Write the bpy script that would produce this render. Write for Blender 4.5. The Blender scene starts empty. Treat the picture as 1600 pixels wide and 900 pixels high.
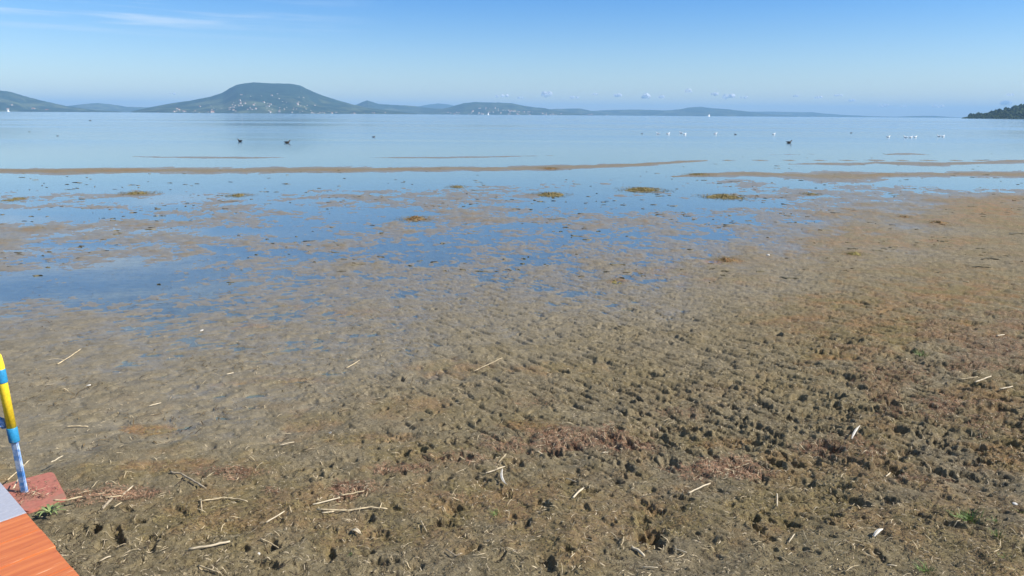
import bpy, bmesh, math, random
import numpy as np
from mathutils import Vector, Matrix, noise as mnoise
random.seed(7); RNG = np.random.default_rng(11)
S = bpy.context.scene
C = S.collection
R = math.radians

# ------------------------------------------------------------------ camera
EYE = 2.3; F = 1164.0; PITCH = math.atan(270.8/F); ROLL = math.atan(10.6/1600)
cam = bpy.data.objects.new('camera', bpy.data.cameras.new('camera')); C.objects.link(cam)
MC = Matrix.Rotation(math.pi/2-PITCH, 4, 'X') @ Matrix.Rotation(ROLL, 4, 'Z')
cam.matrix_world = Matrix.Translation((0, 0, EYE)) @ MC
cam.data.sensor_width = 36; cam.data.lens = 36*F/1600
cam.data.clip_start = 0.05; cam.data.clip_end = 200000
S.camera = cam
RM = np.array(MC.to_3x3())

# ------------------------------------------------------------------ sun and sky
SUN_AZ, SUN_EL = 100.0, 40.0            # degrees to the right of the view, above the horizon
sl = bpy.data.lights.new('sun', 'SUN'); sl.energy = 4.9; sl.angle = R(0.53); sl.color = (1, .94, .84)
so = bpy.data.objects.new('sun', sl); C.objects.link(so)
sd = Vector((math.sin(R(SUN_AZ))*math.cos(R(SUN_EL)), math.cos(R(SUN_AZ))*math.cos(R(SUN_EL)), math.sin(R(SUN_EL))))
so.rotation_euler = sd.to_track_quat('Z', 'Y').to_euler()
W = bpy.data.worlds.new('World'); S.world = W; W.use_nodes = True
S.view_settings.view_transform = 'Standard'; S.view_settings.look = 'None'
S.view_settings.exposure = 0.70; S.view_settings.gamma = 1

def nd(nt, typ, **kw):
    n = nt.nodes.new(typ)
    for k, v in kw.items():
        if k.startswith('i_'):
            key = k[2:]
            n.inputs[int(key) if key.isdigit() else key.replace('_', ' ')].default_value = v
        else: setattr(n, k, v)
    return n
def mth(nt, op, a, b=None, clamp=False):
    n = nt.nodes.new('ShaderNodeMath'); n.operation = op; n.use_clamp = clamp
    for i, v in enumerate((a, b)):
        if v is None: continue
        if isinstance(v, (int, float)): n.inputs[i].default_value = v
        else: nt.links.new(v, n.inputs[i])
    return n.outputs[0]
def mixc(nt, f, a, b, mode='MIX'):
    n = nt.nodes.new('ShaderNodeMix'); n.data_type = 'RGBA'; n.blend_type = mode
    for i, v in ((0, f), (6, a), (7, b)):
        if isinstance(v, (int, float)): n.inputs[i].default_value = v
        elif isinstance(v, (tuple, list)): n.inputs[i].default_value = tuple(v)+((1,) if len(v) == 3 else ())
        else: nt.links.new(v, n.inputs[i])
    return n.outputs[2]
def ramp(nt, v, a, b, lo=0.0, hi=1.0):
    n = nt.nodes.new('ShaderNodeMapRange'); n.interpolation_type = 'SMOOTHSTEP'
    nt.links.new(v, n.inputs[0])
    for i, x in ((1, a), (2, b), (3, lo), (4, hi)): n.inputs[i].default_value = x
    return n.outputs[0]
def noise(nt, vec, scale, detail=4, rough=.55, dist=0):
    n = nd(nt, 'ShaderNodeTexNoise'); n.inputs['Scale'].default_value = scale
    n.inputs['Detail'].default_value = detail; n.inputs['Roughness'].default_value = rough
    n.inputs['Distortion'].default_value = dist
    if vec is not None: nt.links.new(vec, n.inputs['Vector'])
    return n.outputs[0]

def build_world():
    nt = W.node_tree; nt.nodes.clear()
    out = nt.nodes.new('ShaderNodeOutputWorld'); bg = nt.nodes.new('ShaderNodeBackground')
    sky = nt.nodes.new('ShaderNodeTexSky'); sky.sky_type = 'NISHITA'; sky.sun_disc = False
    sky.sun_elevation = R(SUN_EL); sky.sun_rotation = R(SUN_AZ)
    sky.altitude = 100; sky.air_density = 1.0; sky.dust_density = 0.25; sky.ozone_density = 1.6
    tc = nt.nodes.new('ShaderNodeTexCoord'); sp = nt.nodes.new('ShaderNodeSeparateXYZ')
    nt.links.new(tc.outputs['Generated'], sp.inputs[0])
    az = mth(nt, 'ARCTAN2', sp.outputs[0], sp.outputs[1])
    el = mth(nt, 'ARCSINE', sp.outputs[2])
    cb = nt.nodes.new('ShaderNodeCombineXYZ')
    nt.links.new(mth(nt, 'MULTIPLY', az, 5.0), cb.inputs[0]); nt.links.new(mth(nt, 'MULTIPLY', el, 95.0), cb.inputs[1]); cb.inputs[2].default_value = 3.7
    n1 = noise(nt, cb.outputs[0], 1.0, 6, .55, .4)
    streak = ramp(nt, n1, .42, .70)
    left = ramp(nt, az, R(-8), R(-28))                   # thin cirrus lies over the left half of the sky
    low = ramp(nt, el, R(4.4), R(6.4))
    m = mth(nt, 'MULTIPLY', mth(nt, 'MULTIPLY', streak, left), low)
    m = mth(nt, 'MULTIPLY', m, .75)
    hs = nt.nodes.new('ShaderNodeHueSaturation'); hs.inputs['Saturation'].default_value = 1.12
    hs.inputs['Value'].default_value = 1.0
    nt.links.new(sky.outputs[0], hs.inputs['Color'])
    tc_ = mixc(nt, ramp(nt, el, R(0), R(11)), (.97, 1.04, 1.19), (.35, .745, 1.24))
    tc_ = mixc(nt, ramp(nt, el, R(14), R(45)), tc_, (.66, .88, 1.04))
    tint = mixc(nt, 1.0, hs.outputs[0], tc_, 'MULTIPLY')
    col = mixc(nt, m, tint, (6.5, 7.6, 8.8))
    nt.links.new(col, bg.inputs[0]); bg.inputs[1].default_value = 0.076
    nt.links.new(bg.outputs[0], out.inputs[0])
build_world()

# ------------------------------------------------------------------ numeric helpers
def unproj(u, v, z=0.0):
    d = RM @ np.array([u-800, 450-v, -F]); t = (z-EYE)/d[2]
    return Vector((d[0]*t, d[1]*t, z))
def unproj_d(u, v, dist):
    d = RM @ np.array([u-800, 450-v, -F]); t = dist/math.hypot(d[0], d[1])
    return Vector((d[0]*t, d[1]*t, EYE+d[2]*t))
def proj(x, y, z):
    p = np.stack([x, y, z-EYE], -1) @ RM
    w = np.maximum(-p[..., 2], 1e-3)
    return 800+F*p[..., 0]/w, 450-F*p[..., 1]/w
def hor(u): return 173.9+10.6*u/1600

def _h(ix, iy, s):
    with np.errstate(over='ignore'):
        a = ix.astype(np.uint32)*np.uint32(374761393)+iy.astype(np.uint32)*np.uint32(668265263)+np.uint32(s)*np.uint32(2246822519)
        a = (a ^ (a >> np.uint32(13)))*np.uint32(1274126177); a ^= a >> np.uint32(16)
        a = a*np.uint32(2246822519); a ^= a >> np.uint32(15)
    return a
def pn(x, y, s=0):
    xi = np.floor(x); yi = np.floor(y); fx = x-xi; fy = y-yi
    xi = xi.astype(np.int64); yi = yi.astype(np.int64)
    ux = fx*fx*fx*(fx*(fx*6-15)+10); uy = fy*fy*fy*(fy*(fy*6-15)+10)
    def g(dx, dy):
        a = _h(xi+dx, yi+dy, s).astype(np.float32)*np.float32(2*math.pi/4294967296)
        return np.cos(a)*(fx-dx)+np.sin(a)*(fy-dy)
    a = g(0, 0); b = g(1, 0); c = g(0, 1); d = g(1, 1)
    return ((a+(b-a)*ux)+((c+(d-c)*ux)-(a+(b-a)*ux))*uy)*1.5
def fbm(x, y, sc, o=3, s=0, rough=.5):
    t = 0; a = 1; f = 1/sc
    for i in range(o):
        t = t+a*pn(x*f+17.3*i, y*f-9.1*i, s+i); a *= rough; f *= 2.03
    return t
def sstep(a, b, x):
    t = np.clip((x-a)/(b-a), 0, 1); return t*t*(3-2*t)
def interp2(us, vs, tab, u, v):
    tab = np.asarray(tab, float); us = np.asarray(us, float); vs = np.asarray(vs, float)
    iu = np.clip(np.searchsorted(us, u)-1, 0, len(us)-2); iv = np.clip(np.searchsorted(vs, v)-1, 0, len(vs)-2)
    fu = np.clip((u-us[iu])/(us[iu+1]-us[iu]), 0, 1); fv = np.clip((v-vs[iv])/(vs[iv+1]-vs[iv]), 0, 1)
    fu = fu*fu*(3-2*fu)
    return (tab[iv, iu]*(1-fu)+tab[iv, iu+1]*fu)*(1-fv)+(tab[iv+1, iu]*(1-fu)+tab[iv+1, iu+1]*fu)*fv

def mesh_np(name, co, faces, attrs=None, smooth=True):
    me = bpy.data.meshes.new(name)
    co = np.asarray(co, np.float32); faces = np.asarray(faces, np.int32); k = faces.shape[1]
    me.vertices.add(len(co)); me.vertices.foreach_set('co', co.ravel())
    me.loops.add(faces.size); me.loops.foreach_set('vertex_index', faces.ravel())
    me.polygons.add(len(faces)); me.polygons.foreach_set('loop_start', np.arange(len(faces), dtype=np.int32)*k)
    try: me.polygons.foreach_set('loop_total', np.full(len(faces), k, np.int32))
    except Exception: pass
    me.polygons.foreach_set('use_smooth', np.full(len(faces), smooth))
    for n, a in (attrs or {}).items():
        at = me.attributes.new(n, 'FLOAT', 'POINT'); at.data.foreach_set('value', np.asarray(a, np.float32).ravel())
    me.update(calc_edges=True)
    return me
def gridfaces(nr, nc, wrap=False):
    r = np.arange(nr-1)[:, None]; c = np.arange(nc if wrap else nc-1)[None, :]
    c2 = (c+1) % nc
    return np.stack([r*nc+c, r*nc+c2, (r+1)*nc+c2, (r+1)*nc+c], -1).reshape(-1, 4)

# ------------------------------------------------------------------ object helpers
def link(name, me, m=None, parent=None):
    o = bpy.data.objects.new(name, me); C.objects.link(o)
    if m is not None and me is not None and not me.materials: me.materials.append(m)
    if parent: o.parent = parent
    return o
def tag(o, label=None, cat=None, group=None, kind=None):
    for k, v in (('label', label), ('category', cat), ('group', group), ('kind', kind)):
        if v: o[k] = v
    return o
def thing(name, label, cat, loc=(0, 0, 0), rotz=0, group=None):
    o = bpy.data.objects.new(name, None); C.objects.link(o); o.empty_display_size = .1
    o.location = loc; o.rotation_euler = (0, 0, rotz)
    return tag(o, label, cat, group)
def copy_tree(o, parent=None):
    c = o.copy(); C.objects.link(c)
    if parent: c.parent = parent
    for ch in [x for x in C.objects if x.parent == o]: copy_tree(ch, c)
    return c
def tube_mesh(name, pts, rad, n=8, squash=1.0, smooth=True):
    """closed tapered tube through pts"""
    pts = [Vector(p) for p in pts]; co = []; fs = []
    if isinstance(rad, (int, float)): rad = [rad]*len(pts)
    up0 = Vector((0, 0, 1))
    for i, p in enumerate(pts):
        t = (pts[min(i+1, len(pts)-1)]-pts[max(i-1, 0)]).normalized()
        up = up0 if abs(t.z) < .95 else Vector((0, 1, 0))
        a = t.cross(up).normalized(); b = a.cross(t).normalized()
        for k in range(n):
            an = 2*math.pi*k/n
            co.append(p+(a*math.cos(an)+b*math.sin(an)*squash)*rad[i])
    for i in range(len(pts)-1):
        for k in range(n):
            fs.append((i*n+k, i*n+(k+1) % n, (i+1)*n+(k+1) % n, (i+1)*n+k))
    fs.append(tuple(range(n))[::-1]); fs.append(tuple((len(pts)-1)*n+k for k in range(n)))
    me = bpy.data.meshes.new(name); me.from_pydata([tuple(c) for c in co], [], fs)
    if smooth:
        me.polygons.foreach_set('use_smooth', [len(p.vertices) == 4 for p in me.polygons])
    me.update(); return me
def box_bm(bm, lo, hi, M=None):
    vs = [bm.verts.new((M @ Vector(p)) if M else p) for p in [(x, y, z) for x in (lo[0], hi[0]) for y in (lo[1], hi[1]) for z in (lo[2], hi[2])]]
    for f in ((0, 1, 3, 2), (4, 6, 7, 5), (0, 4, 5, 1), (2, 3, 7, 6), (0, 2, 6, 4), (1, 5, 7, 3)):
        bm.faces.new([vs[i] for i in f])
    return vs

# ------------------------------------------------------------------ materials
def mat(name):
    m = bpy.data.materials.new(name); m.use_nodes = True; nt = m.node_tree
    return m, nt, nt.nodes['Principled BSDF']
def simple(name, col, rough=.7, var=.25, scale=30, spec=.4, bump=0.0, stretch=None, col2=None):
    m, nt, b = mat(name)
    tc = nt.nodes.new('ShaderNodeTexCoord'); v = tc.outputs['Object']
    if stretch:
        mp = nt.nodes.new('ShaderNodeMapping'); mp.inputs['Scale'].default_value = stretch
        nt.links.new(v, mp.inputs[0]); v = mp.outputs[0]
    n = noise(nt, v, scale, 5, .6)
    c2 = col2 or tuple(c*(1-var) for c in col)
    c1 = col if col2 else tuple(min(1, c*(1+var)) for c in col)
    nt.links.new(mixc(nt, ramp(nt, n, .35, .65), c2, c1), b.inputs['Base Color'])
    b.inputs['Roughness'].default_value = rough; b.inputs['Specular IOR Level'].default_value = spec
    if bump:
        bp = nt.nodes.new('ShaderNodeBump'); bp.inputs['Strength'].default_value = bump; bp.inputs['Distance'].default_value = .01
        nt.links.new(n, bp.inputs['Height']); nt.links.new(bp.outputs[0], b.inputs['Normal'])
    return m

def ground_mat():
    m, nt, b = mat('mud')
    tc = nt.nodes.new('ShaderNodeTexCoord'); P = tc.outputs['Object']
    def at(n):
        a = nt.nodes.new('ShaderNodeAttribute'); a.attribute_name = n; return a.outputs['Fac']
    wet, red, och, depth, film = at('wet'), at('red'), at('ochre'), at('depth'), at('film')
    big = noise(nt, P, .9, 5, .6); mid = noise(nt, P, 7, 5, .65, .6); fine = noise(nt, P, 55, 5, .7, .8); vf = noise(nt, P, 190, 3, .7)
    dry = mixc(nt, ramp(nt, mid, .32, .68), (.125, .101, .058), (.232, .188, .112))
    dry = mixc(nt, ramp(nt, big, .4, .62, 0, .55), dry, (.195, .152, .070))
    wetc = mixc(nt, ramp(nt, mid, .3, .7), (.140, .121, .083), (.205, .176, .122))
    col = mixc(nt, wet, dry, wetc)
    # ochre and olive algae film
    o1 = mixc(nt, ramp(nt, noise(nt, P, 3.1, 4, .6), .4, .6), (.165, .122, .040), (.235, .125, .045))
    om = mth(nt, 'MULTIPLY', och, ramp(nt, mixc_f(nt, mid, fine), .30, .54))
    col = mixc(nt, om, col, o1)
    # brown-red dried weed
    r1 = mixc(nt, ramp(nt, fine, .38, .62), (.085, .052, .032), (.250, .160, .098))
    rm = mth(nt, 'MULTIPLY', mth(nt, 'MULTIPLY', red, ramp(nt, fine, .34, .56)), .8)
    col = mixc(nt, rm, col, r1)
    # crumbs: pale and dark specks
    col = mixc(nt, ramp(nt, fine, .55, .68, 0, .6), col, (.38, .32, .22)); col = mixc(nt, ramp(nt, fine, .45, .36, 0, .55), col, (.10, .08, .05))
    dk = ramp(nt, vf, .44, .33, 0, .75)
    col = mixc(nt, dk, col, (.06, .05, .035))
    sp = ramp(nt, noise(nt, P, 120, 2, .5), .70, .76, 0, .8)
    col = mixc(nt, sp, col, (.55, .49, .38))
    col = mixc(nt, depth, col, (.050, .075, .075))
    nt.links.new(col, b.inputs['Base Color'])
    ro = nt.nodes.new('ShaderNodeMapRange'); nt.links.new(wet, ro.inputs[0]); ro.inputs[3].default_value = .85; ro.inputs[4].default_value = .55
    nt.links.new(mth(nt, 'ADD', ro.outputs[0], mth(nt, 'MULTIPLY', mth(nt, 'SUBTRACT', mid, .5), .35)), b.inputs['Roughness'])
    b.inputs['Specular IOR Level'].default_value = .3
    nt.links.new(mth(nt, 'MULTIPLY', film, .5), b.inputs['Coat Weight'])
    b.inputs['Coat Roughness'].default_value = .2; b.inputs['Coat IOR'].default_value = 1.33
    h = mth(nt, 'ADD', mth(nt, 'MULTIPLY', fine, .7), mth(nt, 'MULTIPLY', vf, .3))
    bp = nt.nodes.new('ShaderNodeBump'); bp.inputs['Distance'].default_value = .02
    st = nt.nodes.new('ShaderNodeMapRange'); nt.links.new(wet, st.inputs[0]); st.inputs[3].default_value = .95; st.inputs[4].default_value = .16
    nt.links.new(st.outputs[0], bp.inputs['Strength'])
    nt.links.new(h, bp.inputs['Height']); nt.links.new(bp.outputs[0], b.inputs['Normal'])
    return m
def mixc_f(nt, a, b): return mth(nt, 'MULTIPLY', mth(nt, 'ADD', a, b), .5)

def water_mat():
    m = bpy.data.materials.new('lake_water'); m.use_nodes = True; nt = m.node_tree; nt.nodes.clear()
    out = nt.nodes.new('ShaderNodeOutputMaterial')
    tc = nt.nodes.new('ShaderNodeTexCoord'); P = tc.outputs['Object']
    mp = nt.nodes.new('ShaderNodeMapping'); mp.inputs['Scale'].default_value = (.6, 1.6, 1); nt.links.new(P, mp.inputs[0])
    n1 = noise(nt, mp.outputs[0], .55, 5, .55); n2 = noise(nt, mp.outputs[0], 4.0, 3, .6)
    # ripples: calm over the flats, rougher outside
    sp = nt.nodes.new('ShaderNodeSeparateXYZ'); nt.links.new(P, sp.inputs[0])
    open_ = ramp(nt, sp.outputs[1], 25, 70)
    h = mth(nt, 'ADD', mth(nt, 'MULTIPLY', n1, .8), mth(nt, 'MULTIPLY', n2, .12))
    bp = nt.nodes.new('ShaderNodeBump'); bp.inputs['Distance'].default_value = .1
    nt.links.new(mth(nt, 'ADD', mth(nt, 'MULTIPLY', open_, .10), .03), bp.inputs['Strength'])
    nt.links.new(h, bp.inputs['Height'])
    fr = nt.nodes.new('ShaderNodeFresnel'); nt.links.new(bp.outputs[0], fr.inputs[1])
    geo = nt.nodes.new('ShaderNodeNewGeometry')      # same reflectance from above and below: the thin sheet does not refract
    nt.links.new(mth(nt, 'ADD', mth(nt, 'MULTIPLY', geo.outputs['Backfacing'], .75-1.333), 1.333), fr.inputs[0])
    gl = nt.nodes.new('ShaderNodeBsdfAnisotropic') if False else nt.nodes.new('ShaderNodeBsdfGlossy')
    gl.inputs['Color'].default_value = (1, 1, 1, 1)
    mb_ = nt.nodes.new('ShaderNodeMapping'); mb_.inputs['Scale'].default_value = (.006, .035, 1); nt.links.new(P, mb_.inputs[0])
    wind = ramp(nt, noise(nt, mb_.outputs[0], 1.0, 4, .55, .6), .36, .66, .05, .14)      # wind lanes
    nt.links.new(mth(nt, 'ADD', mth(nt, 'MULTIPLY', open_, wind), .03), gl.inputs['Roughness'])
    nt.links.new(bp.outputs[0], gl.inputs['Normal'])
    tr = nt.nodes.new('ShaderNodeBsdfTransparent'); tr.inputs[0].default_value = (.78, .91, .97, 1)
    df = nt.nodes.new('ShaderNodeBsdfDiffuse'); df.inputs[0].default_value = (.10, .17, .19, 1)
    mx0 = nt.nodes.new('ShaderNodeMixShader'); nt.links.new(mth(nt, 'ADD', mth(nt, 'MULTIPLY', open_, .75), .05), mx0.inputs[0])
    nt.links.new(tr.outputs[0], mx0.inputs[1]); nt.links.new(df.outputs[0], mx0.inputs[2])
    mx = nt.nodes.new('ShaderNodeMixShader'); nt.links.new(fr.outputs[0], mx.inputs[0])
    nt.links.new(mx0.outputs[0], mx.inputs[1]); nt.links.new(gl.outputs[0], mx.inputs[2])
    nt.links.new(mx.outputs[0], out.inputs[0])
    return m

def hill_mat(name, wood, field, k=.0016):
    m, nt, b = mat(name)
    tc = nt.nodes.new('ShaderNodeTexCoord'); P = tc.outputs['Object']
    sp = nt.nodes.new('ShaderNodeSeparateXYZ'); nt.links.new(P, sp.inputs[0])
    vo = nt.nodes.new('ShaderNodeTexVoronoi'); vo.inputs['Scale'].default_value = k*5; nt.links.new(P, vo.inputs['Vector'])
    patch = ramp(nt, noise(nt, P, k*3, 5, .6, .5), .46, .60)
    lowm = ramp(nt, sp.outputs[2], 210, 90)
    c = mixc(nt, vo.outputs['Color'], field, tuple(x*.7 for x in field))
    sepc = nt.nodes.new('ShaderNodeSeparateColor'); nt.links.new(vo.outputs['Color'], sepc.inputs[0])
    c = mixc(nt, sepc.outputs[0], field, tuple(x*.55 for x in field))
    w = mixc(nt, ramp(nt, noise(nt, P, .012, 5, .7), .35, .65), tuple(x*.55 for x in wood), tuple(x*1.35 for x in wood))
    nt.links.new(mixc(nt, mth(nt, 'MULTIPLY', patch, lowm), w, c), b.inputs['Base Color'])
    b.inputs['Roughness'].default_value = 1; b.inputs['Specular IOR Level'].default_value = 0
    return m

# ------------------------------------------------------------------ GROUND
US = [0, 200, 400, 600, 800, 1000, 1200, 1400, 1600]
HV = [175, 186, 195, 205, 218, 235, 250, 262, 280, 292, 305, 318, 330, 350, 365, 380, 400, 430, 460, 500, 560, 650, 760, 900, 1100, 2500]
HT = [[-300]*9, [-120]*9, [-60]*9, [-32]*9, [-18]*9, [-9]*9,
 [-5, -5, -5, -5, -4.5, -4, -3, -2.5, -2],
 [-3.5, -3.5, -3.5, -3.5, -3.5, -3, -2, -1.5, -.8],
 [-2.4, -2.6, -2.6, -2.4, -1.2, -.9, -.4, .1, .5],
 [-1.6, -1.4, -1.9, -1.2, -.6, -.6, -.5, -.1, .2],
 [.5, .3, .1, .3, .0, -.2, -.4, .3, 2.0],
 [-.3, -.5, -.3, .2, -.3, -.7, -.3, .6, 2.6],
 [-1.1, -.8, -.4, -.1, .1, -.5, -.1, 1.0, 3.2],
 [-.2, .3, .4, -.2, .2, .2, .3, 1.7, 4.0],
 [.7, .8, .5, .2, .2, .3, .3, 2.2, 4.6],
 [.9, .8, .7, .5, .5, .3, .9, 2.8, 5.2],
 [.1, -.2, -.3, -.3, .0, .3, 1.3, 3.6, 6.2],
 [-.5, -.5, -.3, .0, .2, .7, 2.2, 5, 7.6],
 [-.5, .0, .4, .6, .9, 1.5, 3.2, 6.5, 9],
 [.9, 1.0, 1.1, 1.4, 2.0, 2.9, 5, 9, 11],
 [1.4, 1.5, 1.8, 2.3, 3.5, 5.2, 8, 12, 14],
 [2.3, 2.4, 3.2, 4.5, 6.4, 8.4, 11, 15, 17],
 [6, 6, 7, 8, 9.5, 11.5, 14.5, 18, 20],
 [10, 10, 11, 12, 14, 16, 19, 22, 24],
 [14, 14, 14, 15, 17, 19, 22, 25, 27], [22]*9]
RV = [230, 300, 360, 420, 470, 520, 580, 640, 700, 760, 830, 900]
RT = [[.06]*9, [.14]*6+[.14, .16, .2], [.2, .2, .2, .22, .25, .25, .25, .3, .4], [.16, .16, .2, .28, .34, .38, .4, .45, .55],
 [.12, .14, .22, .36, .45, .5, .6, .7, .8], [.12, .18, .28, .42, .55, .7, .9, 1.0, 1.0],
 [.14, .2, .3, .46, .6, .8, 1.1, 1.25, 1.25], [.16, .24, .36, .5, .62, .9, 1.3, 1.35, 1.3],
 [.16, .22, .34, .48, .6, .9, 1.25, 1.35, 1.3], [.26, .34, .44, .52, .6, .7, .9, 1.05, 1.05],
 [.5, .52, .5, .48, .5, .55, .62, .62, .6], [.5, .52, .5, .45, .45, .45, .48, .5, .5]]
# sand bars standing out of the water: polylines of (u, v, half thickness) on the photograph's ground
BARS = [
 ([(-200, 268, 5), (0, 267, 4.6), (100, 267.5, 5), (200, 266.8, 5), (400, 266.8, 5), (520, 266, 4.8), (640, 264.6, 3.4), (760, 263.8, 3.8), (880, 262.2, 3.6), (980, 258.5, 2.7), (1060, 253.6, 2.4), (1108, 250.6, .4)], 3.0),
 ([(185, 244, .1), (230, 245.2, .8), (300, 246.2, 1.3), (400, 246.4, 1.2), (475, 245.6, .1)], 1.2),
 ([(540, 246, .1), (600, 246.3, .7), (700, 246, 1.2), (790, 244.6, 1.0), (868, 242.8, .1)], 1.2),
 ([(1230, 256.5, .1), (1280, 255.5, 1.6), (1330, 256.5, 2.2), (1370, 254.5, 1.6), (1410, 256, 3), (1470, 257, 3), (1530, 254.5, 2.4), (1600, 252, 3), (1800, 250, 4)], 2.0),
 ([(1040, 276.5, .1), (1090, 273.5, 2.6), (1160, 272, 4.5), (1230, 273.5, 5), (1290, 276, 7.5), (1340, 277, 7.5), (1380, 273.5, 4.5), (1450, 272.5, 4), (1530, 273, 4.6), (1600, 273.5, 5), (1900, 274, 7)], 3.0),
 ([(1370, 242, .1), (1410, 240.5, 1.7), (1455, 241.5, .6), (1480, 242, .1)], 1.6),
 ([(1195, 242, .1), (1235, 241.3, .7), (1290, 240.6, .1)], 1.0),
 ([(1340, 249.5, .1), (1370, 250.5, 1.1), (1395, 250.5, .1)], 1.2),
]
POOL = [([(1352, 288, .1), (1400, 283.5, 4), (1460, 284.5, 6.5), (1530, 286.5, 7.5), (1600, 287, 7.5), (1900, 290, 9)], -3.0)]
def band(pts, u, v, w=0.0):
    p = np.array(pts, float); c = np.interp(u, p[:, 0], p[:, 1]); t = np.interp(u, p[:, 0], p[:, 2], left=0, right=p[-1, 2])
    ins = (u > p[0, 0]) & (u < p[-1, 0]+(1e6 if p[-1, 2] > .3 else 0))
    d = np.abs(v-c)/np.maximum(t*(1+w), .02)
    return np.where(ins, d, 99)
# patches (u, v, ru, rv, strength): dried red-brown weed and ochre algae
REDS = [(905, 703, 95, 22, 1), (980, 722, 60, 14, .9), (800, 712, 60, 16, .7), (700, 735, 70, 14, .6), (640, 748, 60, 11, .8), (550, 785, 60, 14, 1), (370, 752, 60, 16, .9),
 (435, 790, 22, 9, .6), (200, 785, 70, 13, .9), (140, 790, 50, 14, .7), (1140, 762, 75, 17, 1), (1190, 770, 40, 14, .6), (1290, 730, 45, 18, .9), (1350, 752, 45, 22, .8), (1470, 668, 42, 18, 1),
 (1560, 570, 60, 22, .8), (1520, 600, 40, 10, .8), (1590, 525, 40, 14, .8), (1500, 545, 50, 14, .5), (1240, 515, 60, 10, .5), (1420, 795, 60, 10, .5), (1400, 600, 60, 16, .35), (1120, 625, 40, 10, .3), (700, 800, 30, 8, .4), (1060, 660, 50, 12, .4), (820, 640, 50, 10, .3), (1467, 350, 20, 5, .6), (1413, 340, 12, 2, .7), (60, 790, 30, 10, .5), (860, 264, 14, 1.5, .8), (1510, 273, 16, 1.6, .9)]
OCH = [(1350, 480, 130, 16, .7), (1500, 470, 120, 20, .8), (1400, 530, 170, 26, .8), (1310, 570, 50, 14, .8), (1550, 330, 60, 14, .9), (1570, 312, 40, 6, .8), (1480, 380, 110, 9, .6), (1250, 505, 90, 12, .7),
 (1135, 408, 34, 6, 1), (1330, 398, 28, 4, .9), (1450, 425, 80, 7, .5), (965, 440, 18, 5, .9), (1140, 440, 60, 8, .5), (1030, 425, 50, 8, .4), (1530, 655, 80, 30, .6), (1570, 740, 60, 40, .7), (1370, 700, 60, 30, .5),
 (235, 677, 36, 9, 1), (400, 512, 40, 6, .6), (445, 480, 24, 4, .6), (560, 490, 60, 8, .4), (700, 580, 70, 14, .5), (650, 640, 80, 22, .5), (835, 680, 45, 12, .8), (480, 660, 60, 14, .5), (430, 600, 70, 12, .4), (860, 585, 60, 10, .5),
 (780, 810, 260, 40, .55), (560, 700, 80, 14, .5), (250, 740, 90, 14, .6), (330, 830, 120, 30, .6), (620, 860, 160, 30, .5), (1000, 850, 200, 40, .55), (1100, 715, 50, 12, .7), (1240, 830, 120, 40, .5), (1480, 850, 120, 36, .5),
 (650, 341, 34, 4, .8), (200, 266, 60, 2.5, .7), (30, 310, 40, 5, .7), (215, 300, 30, 4, .9), (350, 310, 40, 5, .6), (860, 303, 30, 4, .8), (1005, 296, 36, 4, .8), (1132, 307, 36, 4, .8)]
def patches(lst, u, v, warp):
    t = np.zeros_like(u)
    for (a, b, ru, rv, s) in lst:
        sel = (np.abs(u-a) < ru*2.2) & (np.abs(v-b) < rv*2.2)
        if not sel.any(): continue
        d = np.sqrt(((u[sel]-a)/ru)**2+((v[sel]-b)/rv)**2)+warp[sel]
        t[sel] = np.maximum(t[sel], s*sstep(1.35, .35, d))
    return t

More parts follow.
